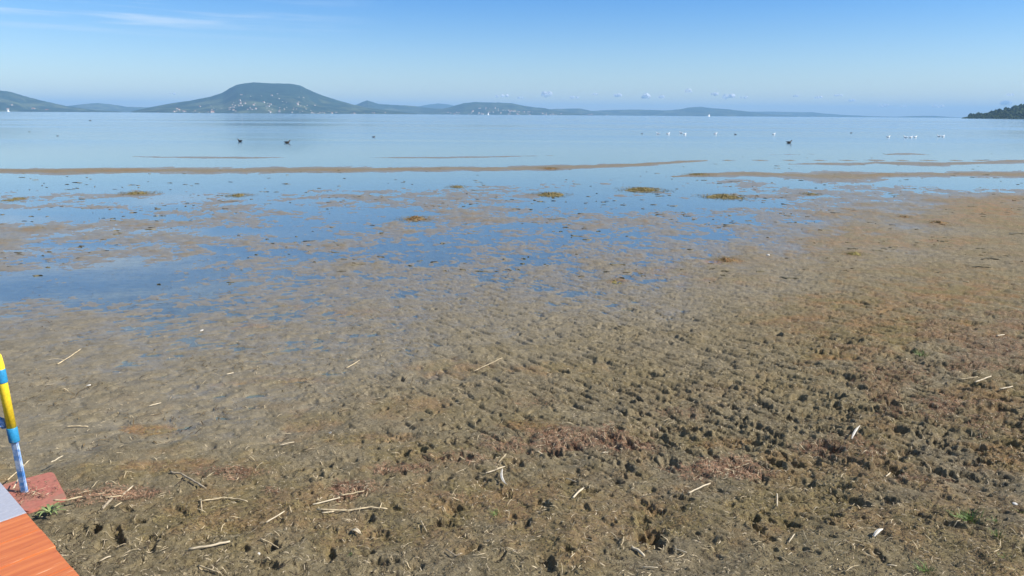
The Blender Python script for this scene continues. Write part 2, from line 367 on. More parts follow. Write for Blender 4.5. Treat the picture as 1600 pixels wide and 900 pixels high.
NF = 1180; AZF = np.linspace(-R(48), R(48), NF)
AZ = np.concatenate([AZF, np.linspace(R(48), 2*math.pi-R(48), 58)[1:-1]])
TH = np.linspace(R(44), R(2.15), 800)
RR = np.concatenate([[.02, .4, .8, 1.1, 1.4, 1.7, 1.95, 2.2], EYE/np.tan(TH), np.geomspace(62.5, 26000, 34)])
NR, NC = len(RR), len(AZ); IR0, IR1 = 8, 8+800
def build_ground():
    A, Q = np.meshgrid(AZ, RR); X = Q*np.sin(A); Y = Q*np.cos(A)
    u, v = proj(X, Y, np.zeros_like(X))
    front = Y > .4
    u = np.where(front, u, np.where(X > 0, 1600, 0)); v = np.where(front, v, 2500)
    far = (Q > 60)
    u = np.clip(u, -400, 2000)
    vv = v-hor(u)+hor(800)-(hor(np.clip(u, 0, 1600))-hor(800))*0
    h = interp2(US, HV, HT, u, v-(hor(u)-hor(800))*np.clip(1-(v-180)/60, 0, 1))
    rg = interp2(US, RV, RT, u, v)
    w1 = fbm(X, Y, .9, 4, 3, .55); w2 = fbm(X, Y, 3.2, 4, 9, .5); w3 = fbm(X, Y, .22, 3, 21, .55)
    amp = np.interp(v, [215, 262, 300, 420, 470, 600, 900], [.3, .5, 1.0, .95, .7, 1.1, 1.6])
    h = h+amp*(w2*1.0+w1*.95+fbm(X, Y, 7, 2, 77)*.5)+.75*amp*w3*sstep(260, 300, v)+amp*(.42*fbm(X, Y, .10, 2, 88)+.25*fbm(X, Y, .04, 2, 89))*sstep(285, 330, v)*sstep(640, 520, v)
    for pts, hh in BARS:
        d = band(pts, u, v, .35*w2+.3*w1)
        h = np.where(d < 1.5, np.maximum(h, hh*(1-d)+(.25*w1)*(d < 1)), h)
    for pts, hh in POOL:
        d = band(pts, u, v, .12*w1)
        h = np.where(d < 1.25, np.minimum(h, hh*(1.1-d)), h)
    # ---- rough trampled mud
    near = sstep(16, 9, Q)
    c1 = fbm(X, Y, .34, 3, 31, .5)
    bil = np.abs(fbm(X+.05*w3, Y+.05*w1, .15, 3, 41, .55)); clod = np.abs(fbm(X+.02*w3, Y, .055, 3, 51, .6))
    rid = 1-np.abs(pn(X/.21+w3*.5, Y/.21+c1*.4, 61))*2.2
    rid2 = 1-np.abs(pn(X/.075+w3*.5, Y/.075+c1, 62))*2.2
    h = h+rg*(1.3*c1+.6*(bil-.25)+.55*(clod-.25)*(.4+.6*near)-2.6*np.clip(rid-.72, 0, 1)*2*sstep(.0, .5, w1+.2)-.45*np.clip(rid2-.6, 0, 1)*near)
    h = h+sstep(560, 760, v)*(1.5*fbm(X, Y, .5, 2, 133))
    # trampled dimples, drawn out along the tracks
    def dimp(ang, la, lb, sd):
        ca, sa = math.cos(R(ang)), math.sin(R(ang)); p_ = (X*ca+Y*sa)/la; q_ = (-X*sa+Y*ca)/lb
        return pn(p_+.35*w3, q_+.35*c1, sd)+.45*pn(p_*2.1+5, q_*2.1, sd+1)
    kk = sstep(380, 820, u+.35*(v-500))
    dm = dimp(-50, .27, .072, 101)*kk+dimp(32, .26, .085, 111)*(1-kk)
    dm2 = dimp(-50, .085, .036, 121)
    zone = sstep(300, 420, v)
    h = h-zone*np.sqrt(np.maximum(rg, 0))*(2.5*sstep(.27, .50, dm)-.25*sstep(-.1, -.6, dm))*np.interp(v, [300, 500, 700, 790, 900], [.35, .9, .85, .45, .25])
    h = h-zone*rg*(.9*sstep(.30, .48, dm2))
    gr = pn(X/.022, Y/.022, 71)*near
    h = h+rg*.26*gr*sstep(9, 6, Q)
    warp = .5*w3+.35*c1
    wp2 = warp+.55*w1+.3*(clod-.2); red = patches(REDS, u, v, wp2); och = patches(OCH, u, v, wp2); och = np.maximum(och, (.45+.18*sstep(1150, 1450, u)*sstep(640, 560, v))*sstep(-.05, .6, w1+.5*w3)*np.maximum(sstep(560, 760, v), sstep(1000, 1400, u)*sstep(380, 470, v))*sstep(.0, .3, rg))
    red = np.maximum(red, .7*sstep(.05, .5, w1*.8+w2*.4+.3*w3)*sstep(1150, 1500, u)*sstep(430, 520, v)*sstep(760, 660, v))
    h = h+red*(.5+.8*clod)
    # ---- footprints and pits
    rg_ = np.random.default_rng(5); n = 0; PT = []
    while n < 3900:
        uu = rg_.uniform(-300, 1900); q = rg_.uniform(0, 1); v_ = 415+495*q**.75
        r_ = float(interp2(US, RV, RT, np.array([uu]), np.array([v_]))[0])
        if rg_.uniform() > r_**1.3*(1.0 if v_ < 760 else .45): n += .4; continue
        PT.append((uu, v_, r_)); n += 1
    # large prints read off the photograph
    BIG = [(1010, 858, .07, .13, 5.5, -75), (1025, 870, .05, .07, 5, -60), (1027, 812, .06, .05, 4.5, 0), (1000, 823, .05, .05, 3.5, 20), (925, 778, .06, .05, 3.5, 0), (896, 704, .06, .05, 3.5, 0),
           (632, 708, .05, .05, 4, 0), (720, 715, .09, .05, 4, 10), (768, 715, .07, .06, 4, 0), (684, 825, .05, .08, 4.5, -80), (570, 872, .08, .05, 3.5, 0), (700, 750, .06, .04, 3, 0), (575, 815, .05, .05, 3.5, 0), (475, 795, .05, .09, 4, -60),
           (540, 515, .0, .0, 0, 0), (1170, 830, .06, .1, 4, -60), (1180, 845, .06, .06, 4, 0), (1250, 768, .12, .07, 3.5, 0), (1240, 800, .12, .08, 3.5, 0), (1300, 720, .1, .08, 4.5, -30), (1385, 722, .13, .06, 5, -20), (1470, 715, .10, .10, 5.5, -50), (1505, 728, .16, .06, 4.5, -40),
           (1530, 720, .15, .06, 4.5, -40), (1300, 630, .14, .08, 5, -30), (1310, 652, .14, .05, 4, -40), (1370, 585, .14, .08, 5, -40), (1290, 530, .12, .12, 5, -20), (1395, 575, .1, .08, 4.5, 0), (1410, 553, .12, .08, 5, 0), (1480, 585, .12, .1, 5, 0), (1590, 595, .12, .1, 5, -20),
           (1110, 545, .25, .08, 4, -55), (1130, 560, .2, .08, 4, -55), (1145, 610, .2, .08, 4, -50), (1170, 670, .2, .07, 4.5, -45), (1205, 700, .2, .06, 4, -45), (1035, 625, .15, .07, 3.5, -40), (990, 650, .1, .07, 3.5, -20), (1050, 600, .1, .05, 3.5, -30), (1370, 750, .08, .07, 4, 0), (1360, 745, .0, 0, 0, 0), (1560, 775, .1, .05, 3.5, -20), (1305, 630, .1, .08, 5, 0),
           (860, 505, .12, .08, 3, -30), (848, 490, .1, .07, 3, 0), (1050, 520, .12, .08, 3.5, -50), (1105, 520, .12, .08, 3.5, -50), (815, 830, .12, .04, 3, 30), (180, 838, .05, .2, 4, 40), (150, 830, .04, .12, 4, 40), (505, 725, .06, .04, 3.5, 0), (1520, 620, .12, .09, 5, -30), (1560, 640, .12, .09, 5, -30), (1180, 630, .14, .07, 4.5, -45), (1230, 610, .14, .07, 4.5, -45), (1250, 650, .14, .07, 4.5, -45), (1340, 690, .14, .07, 4.5, -45)]
    def stamp(cx, cy, a, b, dep, ang, rim, seed):
        r0 = math.hypot(cx, cy); L = max(a, b)*1.9
        i0 = np.searchsorted(RR, r0-L); i1 = np.searchsorted(RR, r0+L)
        da = L/r0; ac = math.atan2(cx, cy)
        j0 = int(np.searchsorted(AZF, ac-da)); j1 = int(np.searchsorted(AZF, ac+da))
        if i1-i0 < 2 or j1-j0 < 2: return
        s = (slice(i0, i1), slice(j0, j1)); dx = X[s]-cx; dy = Y[s]-cy
        ca, sa = math.cos(ang), math.sin(ang)
        p = (dx*ca+dy*sa)/a; q = (-dx*sa+dy*ca)/b
        d = np.sqrt(p*p+q*q)*(1+.4*w3[s])+.35*pn(X[s]/.035+seed, Y[s]/.035, 93)+.12*gr[s]
        h[s] += -dep*sstep(1.08, .5, d)+rim*dep*np.exp(-((d-1.25)/.22)**2)*(1+.8*c1[s])
    for k, (uu, v_, r_) in enumerate(PT):
        p = unproj(uu, v_, .05)
        big = rg_.uniform() < .15
        ang = R(rg_.normal(-55, 28)) if uu > 850 else R(rg_.uniform(-90, 90))
        a = rg_.uniform(.04, .085) if big else rg_.uniform(.014, .038); b = a*rg_.uniform(.35, .75)
        dep = (rg_.uniform(1.6, 4.2) if big else rg_.uniform(.9, 2.4))*(.45+.55*r_)
        stamp(p.x, p.y, a, b, dep, ang, .22, k)
    for (uu, v_, a, b, dep, an) in BIG:
        if dep == 0: continue
        p = unproj(uu, v_, .08); stamp(p.x, p.y, a*.75, b*.75, dep*(.9 if v_ > 700 else .65), R(an), .25, 0)
    h = np.where(far & (h > -20), -20, h)
    h[:, :] = np.where(~front & (Q > 2), 22+0*h+3*w2, h)
    Z = h/100
    # flat under the pad and the platform
    fp = unproj(38, 770, .06); dd = np.hypot(X-fp.x+.05, Y-fp.y)
    Z = Z*sstep(.2, .42, dd)+.045*(1-sstep(.2, .42, dd))
    och = np.maximum(och, .45*sstep(.9, 1.9, h+.8*w3)*sstep(262, 270, v)*sstep(430, 380, v)*sstep(-.2, .3, w2))
    wet = sstep(5.5, .4, h)*(.75+.25*sstep(-.3, .3, w1))
    wet = np.maximum(wet, 0)
    depth = sstep(-4, -25, h); film = sstep(2.0, .2, h+.5*w1)
    me = mesh_np('ground', np.stack([X, Y, Z], -1).reshape(-1, 3), gridfaces(NR, NC, True)[:, ::-1],
                 {'wet': wet, 'red': red, 'ochre': och, 'depth': depth, 'film': film})
    o = link('ground', me, ground_mat()); tag(o, kind='structure')
    return Z, red, och, rg
GZ, GRED, GOCH, GRG = build_ground()
_c = unproj(45, 768, .075); _X = RR[:, None]*np.sin(AZ)[None]; _Y = RR[:, None]*np.cos(AZ)[None]
GZ = np.where(np.hypot(_X-_c.x, _Y-_c.y) < .17, .076, GZ)      # litter rests on top of the pad
def gsample(T, x, y):
    x = np.asarray(x, float); y = np.asarray(y, float)
    q = np.hypot(x, y); a = np.arctan2(x, y)
    fi = np.clip(np.interp(q, RR, np.arange(NR)), 0, NR-2); fj = np.clip(np.interp(a, AZF, np.arange(NF)), 0, NF-2)
    i = fi.astype(int); j = fj.astype(int); di = fi-i; dj = fj-j
    return (T[i, j]*(1-dj)+T[i, j+1]*dj)*(1-di)+(T[i+1, j]*(1-dj)+T[i+1, j+1]*dj)*di
def gz(x, y): return float(gsample(GZ, x, y))
def on_ground(u, v):
    z = .05
    for _ in range(4):
        p = unproj(u, v, z); z = gz(p.x, p.y)
    return unproj(u, v, z)

# ------------------------------------------------------------------ WATER
def build_water():
    co = [(-26000, 4, 0), (26000, 4, 0), (26000, 26000, 0), (-26000, 26000, 0)]
    # a few rings keep the sheet well conditioned near the shore
    xs = np.concatenate([-np.geomspace(26000, 30, 12), [0], np.geomspace(30, 26000, 12)]); ys = np.concatenate([[4], np.geomspace(20, 26000, 14)])
    Xg, Yg = np.meshgrid(xs, ys)
    me = mesh_np('lake_surface', np.stack([Xg, Yg, Xg*0], -1).reshape(-1, 3), gridfaces(len(ys), len(xs)))
    tag(link('water', me, water_mat()), kind='structure')
build_water()

# ------------------------------------------------------------------ HILLS across the lake
def hill(prof, dist, depth, m, nrow=40, rough=1.0, seed=0, shore=.0, gk=1.5):
    p = np.array(prof, float)
    us = np.linspace(p[0, 0], p[-1, 0], max(60, int((p[-1, 0]-p[0, 0])*1.0)))
    vs = np.interp(us, p[:, 0], p[:, 1])
    for _ in range(1): vs[1:-1] = (vs[:-2]+2*vs[1:-1]+vs[2:])/4
    H = np.array([max(unproj_d(a_, b_, dist).z, 0) if b_ < hor(a_)-.3 else 0 for a_, b_ in zip(us, vs)])
    s = np.linspace(-1, 1, nrow)
    g = (1-np.abs(s))**gk*.85+.15*(1-np.abs(s)); g = g/g.max()
    az = np.array([math.atan2(*(RM @ np.array([uu-800, 450-hor(uu), -F]))[:2]) for uu in us])
    SS, AA = np.meshgrid(s, az, indexing='ij'); HH = np.tile(H, (nrow, 1)); GG = np.tile(g[:, None], (1, len(us)))
    Q = dist+SS*depth; X = Q*np.sin(AA); Y = Q*np.cos(AA)
    # steep wooded top, gentler vineyard skirts
    top = sstep(.55, 1, HH/H.max())
    nz = fbm(X, Y, 420, 4, seed, .55)*18*rough*sstep(0, .25, 1-GG)+fbm(X, Y, 90, 3, seed+5, .6)*5*rough
    e = sstep(0, .15, 1-np.abs(SS))
    Z = HH*GG**(1-.45*top)+nz*e*np.clip(HH/60, 0, 1)-1.0
    Z[0] = -1.5; Z[-1] = -1.5
    me = mesh_np('hill', np.stack([X, Y, Z], -1).reshape(-1, 3), gridfaces(nrow, len(us)))
    o = link('hill', me, m); tag(o, kind='structure')
    return dict(az=az, s=s, Z=Z, dist=dist, depth=depth, us=us)
wood = (.020, .040, .026); field = (.105, .125, .065)
mh = hill_mat('wooded_hill', wood, field); mh2 = hill_mat('near_wood', (.030, .042, .018), (.06, .07, .03))
HA = hill([(205, 174), (230, 168.5), (270, 161), (300, 157), (330, 151), (350, 145), (361, 138), (373, 132.5), (387, 129.8), (400, 128.6), (425, 130), (456, 130.5), (472, 133.5), (482, 139), (492, 143.5), (505, 149), (530, 157), (555, 164), (575, 168), (610, 172.5), (650, 177.5)], 8300, 1500, mh, 71, .2, 1)
HB = hill([(-420, 170), (-300, 150), (-200, 139), (-80, 138), (0, 141), (20, 143), (32, 147), (50, 153), (80, 160), (105, 166), (150, 172), (190, 174.5)], 9200, 1300, mh, 50, 1, 2)
HC = hill([(80, 170), (105, 166), (130, 163), (155, 161), (175, 163), (200, 167), (225, 167.5), (300, 172), (340, 175.5)], 13500, 1200, mh, 40, 1, 3)
HD = hill([(520, 172), (545, 166.5), (560, 162.5), (568, 159), (575, 156.8), (583, 159.5), (590, 162), (600, 163), (640, 165), (665, 168), (700, 171), (740, 174), (790, 178)], 11000, 1000, mh, 50, .6, 4)
HE = hill([(620, 174), (645, 168), (665, 164), (685, 161.5), (700, 163), (720, 167), (760, 173), (800, 178)], 16500, 1200, mh, 40, 1, 5)
HF_ = hill([(660, 176.5), (690, 170.5), (710, 165.5), (725, 161), (745, 159.2), (760, 160.2), (775, 160), (800, 161.5), (820, 165.5), (850, 169), (870, 173), (900, 177), (930, 180)], 10300, 900, mh, 50, .6, 6)
HG = hill([(800, 177), (840, 172), (870, 170), (905, 169.5), (918, 172), (935, 176), (970, 180)], 12200, 900, mh, 40, .6, 7)
HH_ = hill([(880, 178), (905, 174.5), (930, 173), (960, 171.5), (1000, 171.2), (1040, 172.5), (1060, 171), (1075, 168), (1095, 166.8), (1112, 169), (1135, 170.5), (1165, 174), (1200, 178), (1260, 182)], 13500, 1100, mh, 40, .7, 8)
HI = hill([(1090, 180), (1130, 176.3), (1160, 174.6), (1200, 174.2), (1240, 175), (1270, 175.3), (1290, 177.5), (1310, 179), (1350, 181), (1400, 183)], 17000, 1200, mh, 40, .7, 9)
HJ = hill([(1290, 182), (1330, 180.8), (1400, 182.4), (1430, 181), (1460, 181), (1480, 182.3), (1510, 184)], 15500, 900, mh, 40, .3, 10)
HK = hill([(1500, 184), (1512, 181.5), (1525, 180.2), (1540, 180), (1550, 176.5), (1563, 172.5), (1580, 169.5), (1600, 165), (1640, 158), (1720, 150), (1850, 148), (1950, 165), (2000, 186)], 2700, 420, mh2, 40, .25, 11)
def on_hill(Hd, uu, t):
    """a point of the front slope: column at uu, t 0..1 from the shore to the crest"""
    j = int(np.argmin(np.abs(Hd['us']-uu))); n = len(Hd['s']); fi = t*(n-1)/2; i = int(fi); d = fi-i
    Z = Hd['Z']; z = Z[i, j]*(1-d)+Z[i+1, j]*d; q = Hd['dist']+(Hd['s'][i]*(1-d)+Hd['s'][i+1]*d)*Hd['depth']; a = Hd['az'][j]
    return Vector((q*math.sin(a), q*math.cos(a), z))
def build_woods():
    """tree crowns on the dark headland: too many to count"""
    bm = bmesh.new(); rr = random.Random(3)
    bmesh.ops.create_icosphere(bm, subdivisions=1, radius=1); base = np.array([v.co[:] for v in bm.verts]); fc = np.array([[v.index for v in f.verts] for f in bm.faces]); bm.free()
    co = []; fs = []; n = 0
    for i in range(1900):
        uu = rr.uniform(1513, 1900); t = rr.random()**.8*.99
        p = on_hill(HK, uu, t); s = rr.uniform(3, 7)*min(1, .35+p.z/14)
        c = base*np.array([s, s, s*rr.uniform(.8, 1.3)])*(1+np.array([[rr.uniform(-.25, .25)] for _ in base]))
        co.append(c+np.array([p.x, p.y, max(p.z, 1)+s*.5])); fs.append(fc+n); n += len(base)
    me = mesh_np('headland_trees', np.concatenate(co), np.concatenate(fs), smooth=False)
    tag(link('woodland', me, simple('tree_crowns', (.04, .055, .024), .95, .5, .05, 0)), 'dark green wood covering the nearer headland on the right shore', 'woodland', kind='stuff')
build_woods()

# houses on the slopes
mw = simple('white_render', (.52, .50, .43), .8, .05, .3); mr = simple('roof_tile', (.34, .15, .09), .85, .2, .5)
def house_mesh():
    me = bpy.data.meshes.new('house'); L, Wd, H_, T = 7, 5, 6, 3.6
    v = [(-L, -Wd, -3), (L, -Wd, -3), (L, Wd, -3), (-L, Wd, -3), (-L, -Wd, H_), (L, -Wd, H_), (L, Wd, H_), (-L, Wd, H_), (-L, 0, H_+T-.35), (L, 0, H_+T-.35),
         (-L-.6, -Wd-.6, H_-.1), (L+.6, -Wd-.6, H_-.1), (L+.6, Wd+.6, H_-.1), (-L-.6, Wd+.6, H_-.1), (-L-.6, 0, H_+T), (L+.6, 0, H_+T)]
    f = [(0, 1, 5, 4), (1, 2, 6, 9, 5), (2, 3, 7, 6), (3, 0, 4, 8, 7), (10, 11, 15, 14), (12, 13, 14, 15)]
    me.from_pydata(v, [], f); me.materials.append(mw); me.materials.append(mr)
    for i, p in enumerate(me.polygons): p.material_index = 1 if i >= 4 else 0
    me.update(); return me
def build_houses():
    me = house_mesh(); rr = random.Random(12)
    def put(Hd, uu, t, s, label, group):
        p = on_hill(Hd, uu, t); o = link('house', me)
        o.location = p; o.rotation_euler = (0, 0, -Hd['az'][0]+rr.uniform(-.9, .9)); o.scale = (s, s, s)
        tag(o, label, 'house', group)
    for k in range(120):
        uu = rr.gauss(415, 90)
        if not 245 < uu < 610: uu = rr.uniform(250, 600)
        put(HA, uu, rr.random()**1.8*.5+.01, rr.choice((.45, .55, .6, .75, 1.15)), 'small white house with red roof on the lower slopes of the flat-topped hill', 'houses on the flat-topped hill')
    for k in range(62):
        put(HF_, rr.gauss(785, 40) if k % 3 else rr.uniform(700, 880), rr.random()**1.4*.42, rr.uniform(.7, 1.5), 'small pale house in the lakeside town under the middle ridge', 'houses of the lakeside town under the middle ridge')
    for k in range(14): put(HB, rr.uniform(-20, 75), rr.random()*.4, rr.uniform(1, 1.9), 'small white house on the far left hill beyond the lake', 'houses on the far left hill')
    for k in range(12): put(HD, rr.uniform(565, 620), rr.random()*.28, rr.uniform(1, 1.8), 'small white house at the foot of the pointed little hill', 'houses under the pointed hill')
    for k in range(10): put(HG, rr.uniform(840, 960), rr.random()*.25, rr.uniform(1, 1.8), 'small pale house on the low shore right of the town', 'houses on the low shore right of the town')
build_houses()

# sailing boats
ms = simple('sail_cloth', (.85, .85, .83), .7, .03, 1)
def sailboat(u, dist, label):
    p = unproj_d(u, hor(u), dist); t = thing('sailing_boat', label, 'sailing boat', (p.x, p.y, 0), .6, 'sailing boats out on the lake')
    link('hull', tube_mesh('hull', [(-5, 0, .5), (-3, 0, .3), (0, 0, .25), (3, 0, .4), (5.4, 0, .9)], [.8, 1.3, 1.5, 1.1, .1], 8, .6), ms, t)
    link('mast', tube_mesh('mast', [(0.6, 0, .8), (.6, 0, 12.5)], .09, 6), ms, t)
    for nm, tri in (('mainsail', [(.4, 0, 1.6), (-4.4, .5, 1.8), (.4, 0, 12.2)]), ('jib', [(5.2, 0, 1.2), (.9, -.5, 1.5), (.8, 0, 11)])):
        me = bpy.data.meshes.new(nm); a, b, c = [Vector(x) for x in tri]; off = Vector((0, .06, 0)); g = (a+b+c)/3+Vector((0, .5, 0))
        vs = [a, b, c, g]; vs = vs+[x+off for x in vs]
        me.from_pydata([tuple(x) for x in vs], [], [(0, 1, 3), (1, 2, 3), (2, 0, 3), (5, 4, 7), (6, 5, 7), (4, 6, 7), (0, 4, 5, 1), (1, 5, 6, 2), (2, 6, 4, 0)]); link(nm, me, ms, t)
sailboat(13, 4300, 'white sailing boat in front of the far left hill')
sailboat(1108, 3300, 'white sailing boat right of the low middle hills, alone on open water')
sailboat(763, 3900, 'tiny white sailing boat in front of the lakeside town')

# ------------------------------------------------------------------ clouds low over the horizon
def cloud_mat():
    m = bpy.data.materials.new('cloud'); m.use_nodes = True; nt = m.node_tree; nt.nodes.clear()
    out = nt.nodes.new('ShaderNodeOutputMaterial'); df = nt.nodes.new('ShaderNodeBsdfDiffuse'); df.inputs[0].default_value = (.95, .95, .95, 1)
    tl = nt.nodes.new('ShaderNodeBsdfTranslucent'); tl.inputs[0].default_value = (.9, .9, .92, 1)
    m1 = nt.nodes.new('ShaderNodeMixShader'); m1.inputs[0].default_value = .5
    nt.links.new(df.outputs[0], m1.inputs[1]); nt.links.new(tl.outputs[0], m1.inputs[2])
    tr = nt.nodes.new('ShaderNodeBsdfTransparent'); lw = nt.nodes.new('ShaderNodeLayerWeight'); lw.inputs[0].default_value = .5
    tc = nt.nodes.new('ShaderNodeTexCoord'); n = noise(nt, tc.outputs['Object'], .011, 5, .65)
    a = mth(nt, 'MULTIPLY', ramp(nt, lw.outputs['Facing'], .97, .35), ramp(nt, n, .36, .60, .1, 1))
    oi = nt.nodes.new('ShaderNodeAttribute'); oi.attribute_type = 'OBJECT'; oi.attribute_name = 'thickness'
    mx = nt.nodes.new('ShaderNodeMixShader'); nt.links.new(mth(nt, 'MULTIPLY', a, oi.outputs['Fac']), mx.inputs[0])
    nt.links.new(tr.outputs[0], mx.inputs[1]); nt.links.new(m1.outputs[0], mx.inputs[2]); nt.links.new(mx.outputs[0], out.inputs[0])
    return m
def build_clouds():
    mc = cloud_mat(); rr = random.Random(8); D = 20000
    L = [(856, 147, 10, 7, .75, 'brightest small round cloud above the middle of the far shore'), (897, 152, 7, 4, .35, None), (966, 149, 7, 4, .5, None), (1011, 150.5, 8, 6, .65, 'small round cloud above the low ridges, left of the twin cloud'),
         (1034, 151, 6, 4, .3, None), (1138, 151, 8, 6, .75, 'right puff of the bright twin cloud above the right-hand low hill'), (1118, 147, 9, 4, .45, None), (1162, 152, 6, 3, .3, None), (1075, 142, 6, 5, .25, None), (785, 150, 14, 4, .5, 'flat white cloud above the gap between the pointed hill and the town'),
         (812, 153, 8, 3, .3, None), (262, 146, 14, 3, .2, None), (1243, 150, 6, 3, .3, None), (1281, 152, 12, 3, .3, None), (1308, 149, 10, 3, .3, None), (1330, 157, 6, 4, .3, None), (1380, 165, 7, 4, .3, None), (1467, 166, 9, 4, .35, None),
         (1568, 161, 14, 5, .45, 'soft white cloud just above the dark headland'), (1580, 148, 6, 3, .25, None), (930, 147, 6, 3, .2, None), (1412, 166, 8, 3, .2, None)]
    for (u, v, rx, rz, th, lab) in L:
        p = unproj_d(u, v, D); k = D/F; bm = bmesh.new()
        for i in range(5):
            ox = rr.uniform(-.75, .75)*rx*k; r = 1.25*rr.uniform(.35, .6)*min(rx, rz*1.3)*k*(1-.5*abs(ox)/(rx*k))
            oz = rr.uniform(-.5, .5)*(rz*k-r)
            bmesh.ops.create_icosphere(bm, subdivisions=3, radius=r, matrix=Matrix.Translation((ox, rr.uniform(-1, 1)*r, oz)))
        for w in bm.verts:
            nv = mnoise.noise_vector(w.co*.018+Vector((u, v, 0)))*.5+mnoise.noise_vector(w.co*.05)*.25
            w.co += nv*rz*k*.55; w.co.z *= .8
        me = bpy.data.meshes.new('cloud'); bm.to_mesh(me); bm.free(); me.polygons.foreach_set('use_smooth', [True]*len(me.polygons))
        o = link('cloud', me, mc); o.location = p; o.rotation_euler = (0, 0, -math.atan2(p.x, p.y)); o['thickness'] = min(1.0, th*2.2)
        tag(o, lab or 'faint scrap of white cloud low above the far shore', 'cloud', 'small clouds low above the far shore')
build_clouds()

# ------------------------------------------------------------------ birds
mg = simple('gull_white', (.92, .92, .90), .7, .04, 20); mgrey = simple('gull_grey', (.66, .67, .70), .7, .1, 20); mbill = simple('bill_orange', (.5, .16, .05), .5, .1, 20)
mdk = simple('duck_brown', (.060, .048, .038), .7, .35, 20); mdk2 = simple('duck_dark', (.020, .021, .022), .6, .3, 20)
def bird(body, wing, label, group, dark=False, name='gull', s=1.0):
    t = thing(name, label, 'gull' if not dark else 'duck', group=group)
    link('body', tube_mesh('body', [(-.25*s, 0, .10*s), (-.19*s, 0, .10*s), (-.08*s, 0, .085*s), (.03*s, 0, .085*s), (.11*s, 0, .11*s), (.145*s, 0, .16*s), (.16*s, 0, .205*s), (.185*s, 0, .225*s), (.215*s, 0, .222*s), (.232*s, 0, .215*s)],
                                     [.008*s, .03*s, .068*s, .08*s, .062*s, .036*s, .030*s, .036*s, .028*s, .008*s], 10), body, t)
    for k in (-1, 1):
        link('wing', tube_mesh('wing', [(.07*s, .060*k*s, .115*s), (-.02*s, .068*k*s, .125*s), (-.14*s, .045*k*s, .125*s), (-.29*s, .015*k*s, .135*s)], [.02*s, .045*s, .03*s, .004*s], 8, .7), wing, t)
    link('bill', tube_mesh('bill', [(.225*s, 0, .217*s), (.275*s, 0, .207*s)], [.010*s, .003*s], 6), mbill if not dark else mdk2, t)
    return t
def place_birds():
    g0 = bird(mg, mgrey, 'x', 'x'); d0 = bird(mdk, mdk2, 'x', 'x', True, 'duck', 1.25); used = set()
    def put(src, u, v, rz, label, group, sc=1.0, dz=-.03):
        if src.name in used: o = copy_tree(src)
        else: o = src; used.add(src.name)
        p = unproj(u, v, 0); o.location = (p.x, p.y, dz); o.rotation_euler = (0, 0, rz); o.scale = (sc,)*3
        o['label'] = label; o['group'] = group
    G = 'white gulls floating on the lake'
    for a in [(1028, 209.5, 2.9, 'leftmost white gull of the middle group on the lake'), (1044, 209.5, .3, 'white gull second from the left in the middle group'), (1064, 208.2, 2.6, 'white gull of the close pair, the farther one, in the middle group'),
              (1070, 210.6, .5, 'white gull of the close pair, the nearer one, in the middle group'), (1118, 209.5, .2, 'white gull swimming just left of a small dark duck'), (1209, 210.5, .2, 'single faint white gull between the two gull groups'),
              (1388, 214.5, .1, 'white gull alone at the left end of the right-hand group'), (1415, 215.2, 3.0, 'white gull at the left of the three close gulls on the right'), (1423, 215.5, .2, 'white gull in the middle of the three close gulls on the right'),
              (1430, 214.8, .3, 'white gull at the right of the three close gulls on the right'), (1467, 213.4, 2.8, 'left gull of the rightmost pair on the lake'), (1473.5, 213.8, .3, 'right gull of the rightmost pair on the lake')]:
        put(g0, a[0], a[1], a[2], a[3], G, 1.05)
    Dk = 'dark ducks on the lake'
    for a in [(375, 221.5, 2.7, 'dark duck below the flat-topped hill, the left of two', 1), (449, 223.5, .4, 'dark duck right of the other one below the flat-topped hill', 1), (584, 214.5, .5, 'small dark duck alone left of the middle of the lake', .9),
              (1233, 223.5, .2, 'dark duck nearest the shore between the two gull groups', 1.1), (1149, 210.5, 3.0, 'small dark duck right of the middle gulls', .9), (1330, 208, .1, 'low dark duck far out left of the right-hand gulls', .9),
              (141, 189, .2, 'tiny dark duck far out under the low left ridge', 1.6), (1003, 209.2, .2, 'small dark duck left of the middle gulls', .7), (46, 206, .4, 'faint dark duck far out at the left, farther left of two', .55), (90, 212.5, .2, 'faint dark duck far out at the left, nearer of two', .55)]:
        put(d0, a[0], a[1], a[2], a[3], Dk, a[4]*(.85 if a[4] == 1 or a[4] == 1.1 else .65))
place_birds()
def flying_bird():
    p = unproj_d(1390, 71, 330); t = thing('flying_bird', 'tiny dark bird flying high in the blue sky on the right', 'bird', p)
    link('body', tube_mesh('body', [(-.2, 0, 0), (-.05, 0, 0), (.08, 0, .01), (.2, 0, 0)], [.01, .06, .06, .01], 8), mdk2, t)
    for k in (-1, 1): link('wing', tube_mesh('wing', [(0, .04*k, .02), (.04, .25*k, .1), (-.08, .5*k, .06)], [.06, .06, .01], 6, .2), mdk2, t)
flying_bird()

